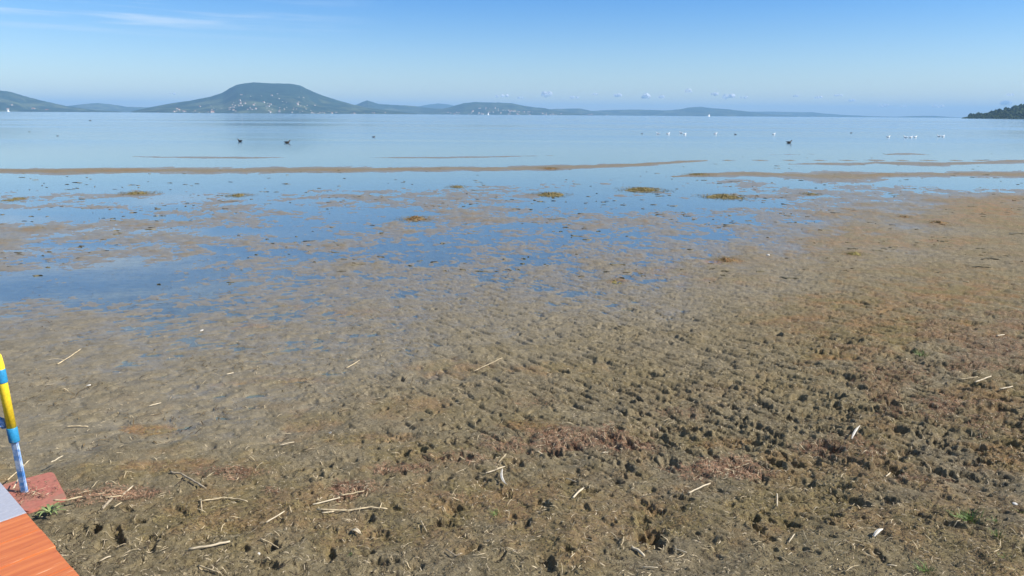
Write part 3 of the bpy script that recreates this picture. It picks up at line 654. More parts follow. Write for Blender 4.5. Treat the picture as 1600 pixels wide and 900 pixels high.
# ------------------------------------------------------------------ PLAYGROUND FRAME, PAD, PLATFORM
def paint(name, col, wear, wc, scale=14, thr=(.60, .70), rough=.45, stretch=(1, 1, 1)):
    m, nt, b = mat(name); tc = nt.nodes.new('ShaderNodeTexCoord'); mp = nt.nodes.new('ShaderNodeMapping'); mp.inputs['Scale'].default_value = stretch
    nt.links.new(tc.outputs['Object'], mp.inputs[0]); P = mp.outputs[0]
    n = noise(nt, P, scale, 6, .65); n2 = noise(nt, P, scale*6, 4, .6)
    c = mixc(nt, ramp(nt, n2, .3, .7), tuple(x*.82 for x in col), tuple(min(1, x*1.1) for x in col))
    c = mixc(nt, ramp(nt, n, thr[0], thr[1], 0, wear), c, wc)
    nt.links.new(c, b.inputs['Base Color']); b.inputs['Roughness'].default_value = rough
    bp = nt.nodes.new('ShaderNodeBump'); bp.inputs['Strength'].default_value = .15; bp.inputs['Distance'].default_value = .003
    nt.links.new(n, bp.inputs['Height']); nt.links.new(bp.outputs[0], b.inputs['Normal'])
    return m
def build_frame():
    my = paint('yellow_paint', (.82, .58, .03), .6, (.45, .36, .18), 11, (.58, .66)); mb = paint('blue_collar', (.025, .24, .46), .55, (.25, .36, .42), 16, (.58, .68))
    ml = paint('worn_blue_leg', (.06, .22, .55), .85, (.55, .63, .74), 12, (.42, .60), .6)
    base = unproj(38.5, 769, .075)
    def zat(v):      # height where a vertical post over the base crosses row v
        lo, hi = 0, 2.5
        for _ in range(40):
            mid = (lo+hi)/2; _, vv = proj(np.array(base.x), np.array(base.y), np.array(mid))
            if vv > v: lo = mid
            else: hi = mid
        return lo
    z = {v: zat(v) for v in (690, 668, 598, 577, 650, 664)}
    u1, _ = proj(np.array(base.x), np.array(base.y), np.array(z[598]))
    lean = ((4.3-float(u1))/F*math.hypot(base.y, EYE-z[598]))/(z[598]-base.z)
    t = thing('climbing_frame', 'yellow and blue painted pipe frame standing on a red pad beside the orange platform', 'climbing frame', base)
    def P(zz, dx=0, dy=0): return (lean*(zz-base.z)+dx, dy, zz-base.z)
    def tb(nm, pts, r, m, lab=None, n=20, sq=1):
        o = link(nm, tube_mesh(nm, pts, r, n, sq), m, t)
        if lab: o['label'] = lab
        return o
    rp = .0245
    hoop = [(lean*(z[577]-base.z)-.31+.31*math.cos(a_), 0, z[577]+.02-base.z+.25*math.sin(a_)) for a_ in np.linspace(0, math.pi, 15)]
    tb('pipe', [P(z[668]-.01), P(z[598]), P(z[577])]+hoop+[(-.62, 0, z[598]-base.z), (-.62, 0, -.05)], rp, my, 'yellow painted bent pipe')
    tb('collar', [P(z[690]), P(z[690]+.004), P(z[668]-.004), P(z[668])], [rp*1.08, rp*1.16, rp*1.16, rp*1.08], mb, 'blue collar at the lower end of the yellow pipe')
    tb('collar', [P(z[598]), P(z[598]+.004), P(z[577]-.004), P(z[577])], [rp*1.05, rp*1.10, rp*1.10, rp*1.05], mb, 'blue collar higher up on the yellow pipe')
    bm = bmesh.new(); lg = z[690]-base.z
    vs = box_bm(bm, (-.019, -.010, -.04), (.019, .010, lg+.05)); 
    for w in vs: w.co.x += lean*w.co.z
    bmesh.ops.bevel(bm, geom=bm.edges[:], offset=.004, segments=2, affect='EDGES')
    me = bpy.data.meshes.new('leg'); bm.to_mesh(me); bm.free(); link('leg', me, ml, t)['label'] = 'worn light blue flat steel leg'
    z1, z2 = z[650], z[664]
    tb('brace', [P(z1-.03, -.03), P(z1+.24, -.62)], .011, ml, 'thin blue diagonal brace', 10)
    tb('brace', [P(z2, -.03), P(z2-.01, -.62)], .014, ml, 'thin blue level brace', 10)
    tb('bracket', [P(z2-.02, -.045), P(z2+.03, -.045)], .014, ml, None, 10)
    # pad
    q = [unproj(u, v, .075) for (u, v) in ((83, 735.5), (105, 778), (41, 801), (-18, 762))]
    bm = bmesh.new(); cen = sum(q, Vector())/4; pts = []
    for i in range(4):
        a, b, c = q[i-1], q[i], q[(i+1) % 4]
        for k in range(6):
            tt = k/5; p0 = b.lerp(a, .10); p1 = b.lerp(c, .10); pts.append(p0.lerp(b, tt).lerp(b.lerp(p1, tt), tt))
    pts.reverse()
    top = [bm.verts.new(p-cen) for p in pts]; bot = [bm.verts.new(p-cen-Vector((0, 0, .07))) for p in pts]; n = len(pts)
    bm.faces.new(top)
    for i in range(n): bm.faces.new((top[i], bot[i], bot[(i+1) % n], top[(i+1) % n]))
    bmesh.ops.recalc_face_normals(bm, faces=bm.faces[:])
    bmesh.ops.bevel(bm, geom=[e for e in bm.edges if all(abs(w.co.z) < .001 for w in e.verts)], offset=.006, segments=2, affect='EDGES')
    me = bpy.data.meshes.new('rubber_pad'); bm.to_mesh(me); bm.free()
    mp = paint('faded_red_rubber', (.36, .125, .09), .55, (.25, .17, .11), 7, (.45, .65), .85)
    o = link('rubber_pad', me, mp); o.location = cen; tag(o, 'faded red pad with rounded corners under the blue leg', 'pad')
build_frame()

def build_platform():
    Z = .50
    E0 = unproj(0, 752, Z); E1 = unproj(128, 900, Z); e = (E1-E0).normalized()
    g0 = unproj(0, 815.5, Z); g1 = unproj(40.5, 801, Z); d = (g0-g1).normalized()
    s1 = unproj(85, 855, Z); wdt = (s1-g1).length
    print('platform', E0, E1, 'plank width', wdt, 'angle', math.degrees(e.angle(d)))
    t = thing('platform', 'low wooden platform of orange planks with a grey strip at its far end', 'platform', g1)
    m, nt, b = mat('orange_plank'); tc = nt.nodes.new('ShaderNodeTexCoord'); oi = nt.nodes.new('ShaderNodeObjectInfo')
    mp = nt.nodes.new('ShaderNodeMapping'); mp.inputs['Scale'].default_value = (1.2, 22, 22); nt.links.new(tc.outputs['Object'], mp.inputs[0])
    ad = nt.nodes.new('ShaderNodeVectorMath'); ad.operation = 'ADD'; nt.links.new(mp.outputs[0], ad.inputs[0])
    cb = nt.nodes.new('ShaderNodeCombineXYZ'); nt.links.new(mth(nt, 'MULTIPLY', oi.outputs['Random'], 50), cb.inputs[0]); nt.links.new(cb.outputs[0], ad.inputs[1])
    n = noise(nt, ad.outputs[0], 1.6, 6, .65, .3); n2 = noise(nt, tc.outputs['Object'], 6, 5, .6); n3 = noise(nt, ad.outputs[0], 4, 4, .6)
    c = mixc(nt, ramp(nt, n, .35, .65), (.45, .120, .036), (.57, .175, .052))
    c = mixc(nt, ramp(nt, n2, .5, .75, 0, .55), c, (.42, .085, .04))
    c = mixc(nt, ramp(nt, n3, .64, .69, 0, .75), c, (.82, .48, .28)); c = mixc(nt, ramp(nt, n3, .36, .31, 0, .5), c, (.22, .06, .03))
    nt.links.new(c, b.inputs['Base Color']); b.inputs['Roughness'].default_value = .5
    bp = nt.nodes.new('ShaderNodeBump'); bp.inputs['Strength'].default_value = .15; bp.inputs['Distance'].default_value = .002
    nt.links.new(n, bp.inputs['Height']); nt.links.new(bp.outputs[0], b.inputs['Normal'])
    mgr = paint('grey_paint', (.36, .37, .42), .3, (.5, .5, .52), 6, (.5, .7), .4, (1, 8, 1)); mdark = simple('weathered_frame_wood', (.16, .10, .07), .8, .3, 8)
    mst = simple('pale_splinter', (.68, .5, .33), .8, .1, 20)
    nrm = Vector((0, 0, 1)); side = nrm.cross(d).normalized()
    if side.dot(e) < 0: side = -side
    sk = e.dot(d)     # slanted ends follow the edge line
    def plank(nm, a, wd, m, L=1.5, gap=.0035, dz=0, rng=random.Random(1)):
        bm = bmesh.new(); th = .032; o0 = e*(a/ e.dot(side)); o1 = e*((a+wd-gap)/e.dot(side)); j = rng.uniform(-.004, .004)
        lo = [o0+d*j, o1+d*j, o1+d*L, o0+d*L]
        # object frame: x along the plank
        Mx = Matrix((d, side, nrm)).transposed(); Mi = Mx.inverted()
        tp = [bm.verts.new(Mi @ (p+nrm*dz)) for p in lo]; bt = [bm.verts.new(Mi @ (p+nrm*(dz-th))) for p in lo]
        bm.faces.new(tp); bm.faces.new(bt[::-1])
        for i in range(4): bm.faces.new((tp[i], bt[i], bt[(i+1) % 4], tp[(i+1) % 4]))
        bmesh.ops.recalc_face_normals(bm, faces=bm.faces[:])
        bmesh.ops.bevel(bm, geom=bm.edges[:], offset=.0025, segments=2, affect='EDGES')
        me = bpy.data.meshes.new(nm); bm.to_mesh(me); bm.free(); o = link(nm, me, m, t); o.rotation_euler = Mx.to_euler(); return o
    wn = wdt*e.dot(side)
    rg = random.Random(4)
    link_g = plank('grey_board', -wn*2.6, wn*2.6, mgr, rng=rg); link_g['label'] = 'smooth grey painted board'
    for k in range(12): plank('plank', k*wn*.5, wn*.5, m, dz=rg.uniform(-.0015, .0015), gap=.009 if k % 2 else .004, rng=rg)
    for off in (.12, 1.2):      # bearers and posts
        bm = bmesh.new(); Mx = Matrix((d, side, nrm)).transposed().to_4x4()
        box_bm(bm, (off, -wn*2.2, -.15), (off+.07, wn*5.2, -.035)); me = bpy.data.meshes.new('bearer'); bm.to_mesh(me); bm.free()
        o = link('bearer', me, mdark, t); o.matrix_local = Mx
        for yy in (-wn*2.0, wn*2, wn*4.9):
            bm = bmesh.new(); box_bm(bm, (off+.075, yy, -.62), (off+.145, yy+.07, -.035)); me = bpy.data.meshes.new('post'); bm.to_mesh(me); bm.free()
            o = link('post', me, mdark, t); o.matrix_local = Mx
build_platform()

# ------------------------------------------------------------------ LITTER on the mud
M_STRAW = simple('dry_straw', (.46, .37, .23), .7, .25, 25, .3); M_STICK = simple('grey_stick', (.33, .27, .19), .8, .3, 30, .3)
M_DARK = simple('dark_twig', (.07, .05, .035), .8, .3, 30); M_PALE = simple('pale_reed', (.50, .42, .29), .6, .15, 25)
M_WHITE = simple('feather_white', (.56, .53, .47), .6, .06, 30)
def stalk(name, pts, wpx, m, label, cat, group=None, lift=.012, flat=.55):
    P = [on_ground(u, v) for u, v in pts]; zm = float(np.median([p.z for p in P])); P = [unproj(u, v, zm) for u, v in pts]
    # sit on the higher of the ground samples, straight between the given joints
    Q = []
    for i in range(len(P)-1):
        n = 4
        for k in range(n+(i == len(P)-2)): Q.append(P[i].lerp(P[i+1], k/n))
    r = wpx/F*math.hypot(Q[0].length, EYE)/2*.84
    z = [gz(q.x, q.y) for q in Q]; c = Q[0].copy()
    tt = np.linspace(0, 1, len(z)); cf = np.polyfit(tt, z, 1); zs = np.polyval(cf, tt); zs = zs+max(0, float(np.sort(np.array(z)-zs)[-2]))*.8
    rad = [r*(1.0-.12*random.random()) for _ in Q]; rad[-1] *= .7
    me = tube_mesh(name, [(q.x-c.x, q.y-c.y, zs[i]+lift+random.uniform(-.002, .002)) for i, q in enumerate(Q)], rad, 7)
    o = link(name, me, m); o.location = (c.x, c.y, 0); tag(o, label, cat, group); return o
SG = 'dry reed stalks lying on the mud'
def build_stalks():
    A = [
     ('stick', [(267, 741), (283, 744), (305, 757), (323, 768)], 3.2, M_STICK, 'thick grey-brown stick crossed by a short dark twig', 'stick'),
     ('twig', [(277, 761), (292, 745)], 1.6, M_DARK, 'short dark twig lying across the thick grey-brown stick', 'twig'),
     ('reed_stalk', [(313, 787), (350, 781), (372, 783), (387, 787)], 2.6, M_STRAW, 'long bent tan reed just below the thick grey-brown stick', 'reed stalk'),
     ('reed_stalk', [(314, 782), (316, 803)], 2.2, M_STRAW, 'short upright-looking reed at the left end of the long bent reed', 'reed stalk'),
     ('reed_stalk', [(295, 860), (330, 856), (360, 850)], 4.0, M_PALE, 'thick pale reed at the lower left, right of the orange platform', 'reed stalk'),
     ('reed_stalk', [(155, 879), (174, 873)], 2.4, M_PALE, 'short pale reed nearest the orange platform edge', 'reed stalk'),
     ('reed_stalk', [(310, 885), (328, 893), (343, 900)], 2.6, M_STRAW, 'tan reed running off the bottom edge below the thick pale reed', 'reed stalk'),
     ('reed_stalk', [(489, 795), (531, 778)], 2.6, M_PALE, 'straight pale straw slanting up to the red weed clump at lower centre left', 'reed stalk'),
     ('reed_stalk', [(531, 776), (552, 775), (570, 773)], 2.8, M_STRAW, 'frayed reed along the top of the red weed clump at lower centre left', 'reed stalk'),
     ('reed_stalk', [(495, 800), (545, 801), (580, 796), (605, 799)], 3.2, M_STRAW, 'longest reed, lying under the red weed clump at lower centre left', 'reed stalk'),
     ('reed_stalk', [(503, 804), (522, 801)], 2.6, M_PALE, 'short pale straw touching the underside of the longest reed', 'reed stalk'),
     ('reed_stalk', [(416, 819), (445, 802)], 2.6, M_PALE, 'straight straw slanting up left of the longest reed', 'reed stalk'),
     ('reed_stalk', [(407, 845), (424, 849), (440, 856)], 2.4, M_STRAW, 'tan straw sloping down to the right between two bare mud hollows', 'reed stalk'),
     ('reed_stalk', [(658, 817), (667, 834)], 2.2, M_STRAW, 'short straw pointing down left of a dark hole at lower centre', 'reed stalk'),
     ('reed_stalk', [(759, 744), (789, 731)], 2.4, M_PALE, 'pale straw just left of the curved white feather', 'reed stalk'),
     ('reed_stalk', [(779, 725), (791, 714)], 1.9, M_STRAW, 'short thin straw above the curved white feather', 'reed stalk'),
     ('reed_stalk', [(895, 783), (903, 773), (912, 765)], 3.6, M_PALE, 'short stout tan reed piece right of the curved white feather', 'reed stalk'),
     ('wood_chunk', [(987, 860), (997, 863), (1007, 872)], 5.2, M_PALE, 'stubby pale wood piece beside the deepest dark footprint', 'wood piece'),
     ('reed_stalk', [(1054, 860), (1073, 867)], 2.0, M_PALE, 'thin pale straw right of the deepest dark footprint', 'reed stalk'),
     ('reed_stalk', [(1003, 888), (1028, 890)], 2.0, M_PALE, 'thin pale straw lying level below the deepest dark footprint', 'reed stalk'),
     ('reed_stalk', [(1075, 775), (1094, 765), (1110, 757)], 3.0, M_PALE, 'whitish reed lying on the red weed patch right of centre', 'reed stalk'),
     ('reed_stalk', [(884, 748), (900, 757)], 2.0, M_PALE, 'thin pale straw below the largest red weed patch', 'reed stalk'),
     ('reed_stalk', [(840, 711), (854, 711)], 2.0, M_PALE, 'tiny pale straw at the left end of the largest red weed patch', 'reed stalk'),
     ('reed_stalk', [(941, 710), (950, 706)], 1.8, M_PALE, 'tiny pale straw inside the largest red weed patch', 'reed stalk'),
     ('reed_stalk', [(1214, 775), (1214, 797)], 2.2, M_PALE, 'pale straw pointing straight down at the right red weed patch', 'reed stalk'),
     ('reed_stalk', [(1383, 749), (1391, 741)], 2.2, M_PALE, 'tiny straw beside dark clods in the lower right', 'reed stalk'),
     ('reed_stalk', [(1523, 603), (1536, 597), (1548, 591)], 2.2, M_PALE, 'pale straw slanting up in the red-brown weed at the right edge', 'reed stalk'),
     ('reed_stalk', [(1497, 593), (1527, 592)], 1.6, M_STRAW, 'thin level straw just left of the slanting one at the right edge', 'reed stalk'),
     ('reed_stalk', [(1561, 616), (1581, 610)], 2.0, M_PALE, 'separate pale straw nearest the right edge at mid height', 'reed stalk'),
     ('reed_stalk', [(1557, 528), (1569, 524)], 2.0, M_PALE, 'short pale straw highest at the right edge', 'reed stalk'),
     ('reed_stalk', [(90, 571), (108, 561), (127, 548)], 1.8, M_STRAW, 'long thin reed alone on the wet grey mud at the left', 'reed stalk'),
     ('reed_stalk', [(104, 670), (120, 668), (138, 668)], 1.9, M_STRAW, 'thin tan straw right of the lower blue collar', 'reed stalk'),
     ('reed_stalk', [(165, 781), (190, 776)], 2.4, M_STRAW, 'straw lying level in the litter right of the red pad', 'reed stalk'),
     ('reed_stalk', [(193, 776), (208, 760)], 2.8, M_PALE, 'pale straw slanting steeply in the litter right of the red pad', 'reed stalk'),
     ('wood_chunk', [(160, 798), (168, 790), (176, 783)], 4.5, M_STICK, 'short broad grey wood piece in the litter right of the red pad', 'wood piece'),
     ('wood_chunk', [(86, 797), (108, 795), (130, 788)], 2.8, M_STRAW, 'flat pale wood splinter beside the weed plant and the red pad', 'wood piece'),
     ('reed_stalk', [(179, 796), (191, 790)], 2.2, M_STRAW, 'small tan straw right of the short broad grey wood piece', 'reed stalk'),
     ('reed_stalk', [(740, 582), (765, 570), (785, 560)], 1.5, M_STRAW, 'long thin straw alone on the mud near the middle', 'reed stalk'),
     ('reed_stalk', [(541, 577), (562, 566)], 1.5, M_STRAW, 'thin straw left of the long thin one near the middle', 'reed stalk'),
     ('reed_stalk', [(437, 698), (460, 693)], 1.9, M_PALE, 'short pale straw on smooth grey mud above the red weed', 'reed stalk'),
     ('reed_stalk', [(233, 637), (252, 631)], 1.7, M_PALE, 'short pale straw above the yellow-green algae spot at the left', 'reed stalk'),
     ('reed_stalk', [(354, 587), (365, 584)], 1.8, M_PALE, 'tiny pale straw on the wet mud, left of centre', 'reed stalk'),
     ('reed_stalk', [(697, 863), (712, 872), (722, 867)], 2.2, M_STICK, 'kinked brownish straw at the bottom centre', 'reed stalk'),
     ('reed_stalk', [(1232, 850), (1241, 839)], 2.0, M_PALE, 'tiny forked pale straw in the lower right', 'reed stalk'),
     ('reed_stalk', [(1385, 886), (1401, 888)], 1.8, M_PALE, 'thin pale straw near the bottom right edge', 'reed stalk'),
     ('twig', [(15, 768), (32, 748), (49, 727)], 2.0, M_STRAW, 'thin pale twig crossing behind the blue leg on the red pad', 'twig'),
     ('twig', [(82, 737), (91, 729), (100, 721)], 2.0, M_PALE, 'thin pale straw leaning off the far corner of the red pad', 'twig'),
     ('twig', [(23, 776), (31, 760)], 2.2, M_PALE, 'short pale straw between the grey board and the blue leg', 'twig'),
     ('stick', [(1424, 234.6), (1440, 235.2), (1462, 236.5)], 1.5, M_DARK, 'dark stick standing out of the shallow water on the far right', 'stick'),
    ]
    for a in A:
        lift = .012
        if a[1][0][1] > 720 and a[1][0][0] < 90: lift = .055
        stalk(a[0], a[1], a[2], a[3], a[4], a[5], SG if a[0] == 'reed_stalk' else None, lift)
build_stalks()

def feather(pts, wpx, label, name='feather', m=M_WHITE, cat='feather'):
    P = [on_ground(u, v) for u, v in pts]; n = 14; C0 = P[0]
    k = math.hypot(C0.length, EYE)/F
    def q(t):
        a, b, c = P; return (a.lerp(b, t)).lerp(b.lerp(c, t), t)
    co = []; zb = max(gz(p.x, p.y) for p in P)+.012
    for i in range(n+1):
        t = i/n; p = q(t); tg = (q(min(1, t+.05))-q(max(0, t-.05))).normalized(); nr = Vector((-tg.y, tg.x, 0))
        w = wpx*k/2*math.sin(math.pi*min(1, t*.9+.1))**.7*(.9+.2*random.random())
        for s in (-1, -.5, 0, .5, 1):
            co.append((p.x-C0.x+nr.x*w*s, p.y-C0.y+nr.y*w*s, zb+.012*math.sin(t*3)+.25*w*(1-s*s)))
    f = gridfaces(n+1, 5); co = np.array(co); co2 = co-np.array([0, 0, .0015])
    me = mesh_np(name, np.concatenate([co, co2]), np.concatenate([f, f[:, ::-1]+len(co)]))
    o = link(name, me, m); o.location = (C0.x, C0.y, 0); tag(o, label, cat)
    link('quill', tube_mesh('quill', [tuple(co[i*5+2]+np.array([0, 0, .001])) for i in range(0, n+1, 2)], .0012, 5), M_PALE, o)
feather([(785, 739), (780, 757), (793, 773)], 3.6, 'curved white feather standing on the mud below the red weed, at lower centre')
feather([(1330, 691), (1335, 682), (1343, 673)], 3.2, 'white feather beside dark clods, right of centre')
feather([(1365, 841), (1371, 838), (1379, 833)], 5, 'small white feather on smooth mud at the lower right')
feather([(550, 831), (557, 834), (564, 839)], 7, 'broad white leaf-like scrap right of the longest reed', 'dry_leaf', M_PALE, 'leaf')
def shells():
    rr = random.Random(5)
    for (u, v, lab) in [(139, 603.5, 'small white shell alone on the wet mud at the left'), (315, 517, 'small white shell on the wet mud, farther out than the others'), (1200, 399, 'tiny white shell on the flats right of the middle'), (1586, 788, 'small pale shell on the mud at the right edge'),
                        (516, 677, 'small pale shell on grey mud above the red weed line'), (404, 866, 'broken pale shell near the bottom, left of centre')]:
        p = on_ground(u, v); r = 2.4/F*math.hypot(p.length, EYE)
        bm = bmesh.new(); bmesh.ops.create_uvsphere(bm, u_segments=12, v_segments=8, radius=r)
        for w in bm.verts:
            w.co.z *= .45; w.co.x *= 1.3; w.co *= 1+.08*math.cos(9*math.atan2(w.co.y, w.co.x))
        me = bpy.data.meshes.new('shell'); bm.to_mesh(me); bm.free(); o = link('shell', me, M_WHITE); o.location = (p.x, p.y, gz(p.x, p.y)+r*.25); o.rotation_euler = (.2, .1, rr.uniform(0, 6))
        tag(o, lab, 'shell', 'small shells on the mud')
shells()

# fibres: dried weed, straw crumbs
def fibres(name, X, Y, L, Wd, m, label, cat, curl=.5, lift=(.0, .012), seg=3, T=None):
    n = len(X); r = np.random.default_rng(abs(hash(name)) % 1000 if False else len(name))
    a = r.uniform(0, 2*math.pi, n); L = L*r.uniform(.5, 1.4, n); Wd = Wd*r.uniform(.7, 1.3, n)
    dz = r.normal(0, .25, n); z = r.uniform(lift[0], lift[1], n); co = []
    px, py = X.copy(), Y.copy(); k = r.normal(0, curl, n)
    for i in range(seg+1):
        g = gsample(GZ, px, py) if T is None else T
        zz = g+z+.004+dz*L*(i/seg-.5)*.6+.25*L*np.sin(math.pi*i/seg)*np.abs(dz)
        nx, ny = -np.sin(a), np.cos(a); w = Wd*(1 if 0 < i < seg else .5)/2
        co.append(np.stack([px+nx*w, py+ny*w, zz], -1)); co.append(np.stack([px-nx*w, py-ny*w, zz+w*.6], -1))
        px = px+np.cos(a)*L/seg; py = py+np.sin(a)*L/seg; a = a+k
    co = np.stack(co, 1)      # n, 2(seg+1), 3
    f = np.array([[2*i, 2*i+1, 2*i+3, 2*i+2] for i in range(seg)])
    F_ = (f[None]+(np.arange(n)*2*(seg+1))[:, None, None]).reshape(-1, 4)
    me = mesh_np(name, co.reshape(-1, 3), F_, smooth=False)
    return tag(link(name, me, m), label, cat, kind='stuff')
def scatter(T, n, thr, v0=300, v1=925, u0=-330, u1=1930, seed=0, powr=1.0):
    n = int(n*1.3); v1 = v1+60
    r = np.random.default_rng(seed); u = r.uniform(u0, u1, n); v = v0+(v1-v0)*r.uniform(0, 1, n)**powr
    d = np.stack([u-800, 450-v, np.full(n, -F)], -1) @ RM.T; t = (.06-EYE)/d[:, 2]; x = d[:, 0]*t; y = d[:, 1]*t
    if T is None: return x, y
    w = gsample(T, x, y); s = w > thr+(1-thr)*r.uniform(0, 1, n)**1.0*.9
    return x[s], y[s]
def build_fibres():
    mred = simple('dried_weed_fibre', (.40, .24, .15), .85, .6, 9, .1, col2=(.12, .055, .035)); molive = simple('algae_fibre', (.30, .24, .11), .85, .5, 8, .1, col2=(.13, .10, .04))
    mst = simple('straw_crumb', (.50, .41, .28), .8, .35, 7, .2)
    x, y = scatter(GRED, 200000, .10, 480, 925, seed=1)
    print('red fibres', len(x))
    fibres('dried_weed', x, y, .035, .0026, mred, 'red-brown dried waterweed strewn in a broken line across the mud', 'dried weed', .7, (0, .012))
    x, y = scatter(GOCH, 90000, .18, 430, 925, seed=2)
    print('ochre fibres', len(x))
    fibres('algae_strands', x, y, .028, .0026, molive, 'ochre and olive algae strands stuck to the mud', 'algae', .7, (0, .008))
    x, y = scatter(GRG, 9000, .1, 440, 925, seed=3); x2, y2 = scatter(GRED, 14000, .3, 640, 925, seed=9)
    fibres('straw_crumbs', np.concatenate([x, x2]), np.concatenate([y, y2]), .026, .0026, mst, 'fine pale straw crumbs scattered over the mud', 'straw', .35, (.001, .009))
    x, y = scatter(None, 1500, 0, 500, 925, seed=31); x3, y3 = scatter(GRED, 9000, .25, 640, 900, seed=39); x3, y3 = x3[:420], y3[:420]; x, y = np.concatenate([x, x3]), np.concatenate([y, y3]); cl = (fbm(x, y, .6, 3, 57) > .05) | (np.arange(len(x)) % 4 == 0)
    fibres('broken_straws', x[cl], y[cl], RNG.uniform(.02, .085, cl.sum()), .0032, M_STRAW, 'short broken straws scattered over the mud', 'straw', .12, (.003, .012))
    # crumbs of mud and shell, each a small faceted lump
    r = np.random.default_rng(41); x, y = scatter(GRG, 80000, .02, 470, 925, seed=32, powr=.8); cl = fbm(x, y, .25, 3, 58)+.25*r.normal(size=len(x)) > .17; x, y = x[cl], y[cl]
    n = len(x); sz = np.minimum(r.lognormal(-5.35, .45, n), .016); base = np.array([(1, 0, 0), (0, 1, 0), (-1, 0, 0), (0, -1, 0), (0, 0, .9)])
    co = base[None]*sz[:, None, None]*r.uniform(.5, 1.4, (n, 5, 1)); a = r.uniform(0, 6.28, n); ca, sa = np.cos(a)[:, None], np.sin(a)[:, None]
    co = np.stack([co[..., 0]*ca-co[..., 1]*sa+x[:, None], co[..., 0]*sa+co[..., 1]*ca+y[:, None], co[..., 2]+gsample(GZ, x, y)[:, None]-.001], -1)
    f = np.array([(0, 1, 4), (1, 2, 4), (2, 3, 4), (3, 0, 4)]); fs = (f[None]+(np.arange(n)*5)[:, None, None]).reshape(-1, 3)
    me = mesh_np('mud_crumbs', co.reshape(-1, 3), fs, smooth=False); print('crumbs', n)
    tag(link('mud_crumbs', me, simple('mud_crumb', (.26, .21, .13), .9, .5, 16, .2, col2=(.10, .08, .045))), 'loose crumbs of mud strewn over the trampled beach', 'mud crumbs', kind='stuff')
    mdk_ = simple('root_fibre', (.055, .04, .028), .9, .4, 9, .1)
    x, y = scatter(GRG, 60000, .12, 420, 925, seed=13)
    x2, y2 = scatter(None, 9000, 0, 370, 640, seed=14); cl = fbm(x2, y2, .8, 3, 55) > .12; x2, y2 = x2[cl], y2[cl]; fibres('weed_shreds', x2, y2, RNG.lognormal(-3.2, .55, len(x2)), RNG.uniform(.002, .007, len(x2)), simple('weed_shred', (.17, .12, .06), .9, .5, 3, .1, col2=(.05, .038, .025)), 'dark shreds of waterweed lying over the wet flats', 'weed', .5, (.0, .010))
    fibres('root_crumbs', x, y, RNG.lognormal(-4.0, .5, len(x)), .003, mdk_, 'dark root and weed crumbs scattered over the mud', 'weed', .6, (.0, .010))
build_fibres()

# dark weed floating and stranded in the shallows
def CL(u, v):
    p = unproj(u, v, 0); return fbm(np.array(p.x), np.array(p.y*.7), 2.2, 3, 66)
def build_floating():
    r = np.random.default_rng(21); co = []; fs = []; n = 0
    for i in range(1500):
        u = r.uniform(-60, 1660); v = 236+ (470-236)*r.beta(1.6, 2.6)
        if v < 262 and r.uniform() > (.35 if u > 1050 else .08): continue
        dens = 0 if float(CL(u, v)) < .1 else 1
        if r.uniform() > .06+.94*dens: continue
        p = unproj(u, v, 0); g = gz(p.x, p.y); z = max(g, 0)+.001
        L = r.lognormal(-3.05, .6)*(1.0 if v > 290 else 1.5); b = L*r.uniform(.15, .4); hh = r.uniform(.005, .014); an = r.uniform(-.7, .7)
        m = 10; ring = []
        for k in range(m):
            t = 2*math.pi*k/m; q = 1+r.uniform(-.4, .4); ring.append((L*math.cos(t)*q, b*math.sin(t)*q))
        ca, sa = math.cos(an), math.sin(an); c = []
        for s, zz in ((1, -.012), (.8, hh*.6)):
            for (a_, b_) in ring: b_ += L*.35*math.sin(a_/L*3+i); c.append((p.x+s*(a_*ca-b_*sa), p.y+s*(a_*sa+b_*ca), z+zz*(1+r.uniform(-.3, .3))))
        c.append((p.x, p.y, z+hh)); co += c
        for k in range(m):
            k2 = (k+1) % m; fs.append((n+k, n+k2, n+m+k2)); fs.append((n+k, n+m+k2, n+m+k)); fs.append((n+m+k, n+m+k2, n+2*m))
        n += len(c)
    me = mesh_np('stranded_weed', co, fs, smooth=False)
    tag(link('stranded_weed', me, simple('dark_weed', (.12, .10, .055), .7, .55, 2.2, .3)), 'dark scraps of waterweed stranded and floating in the shallows', 'waterweed', kind='stuff')
build_floating()

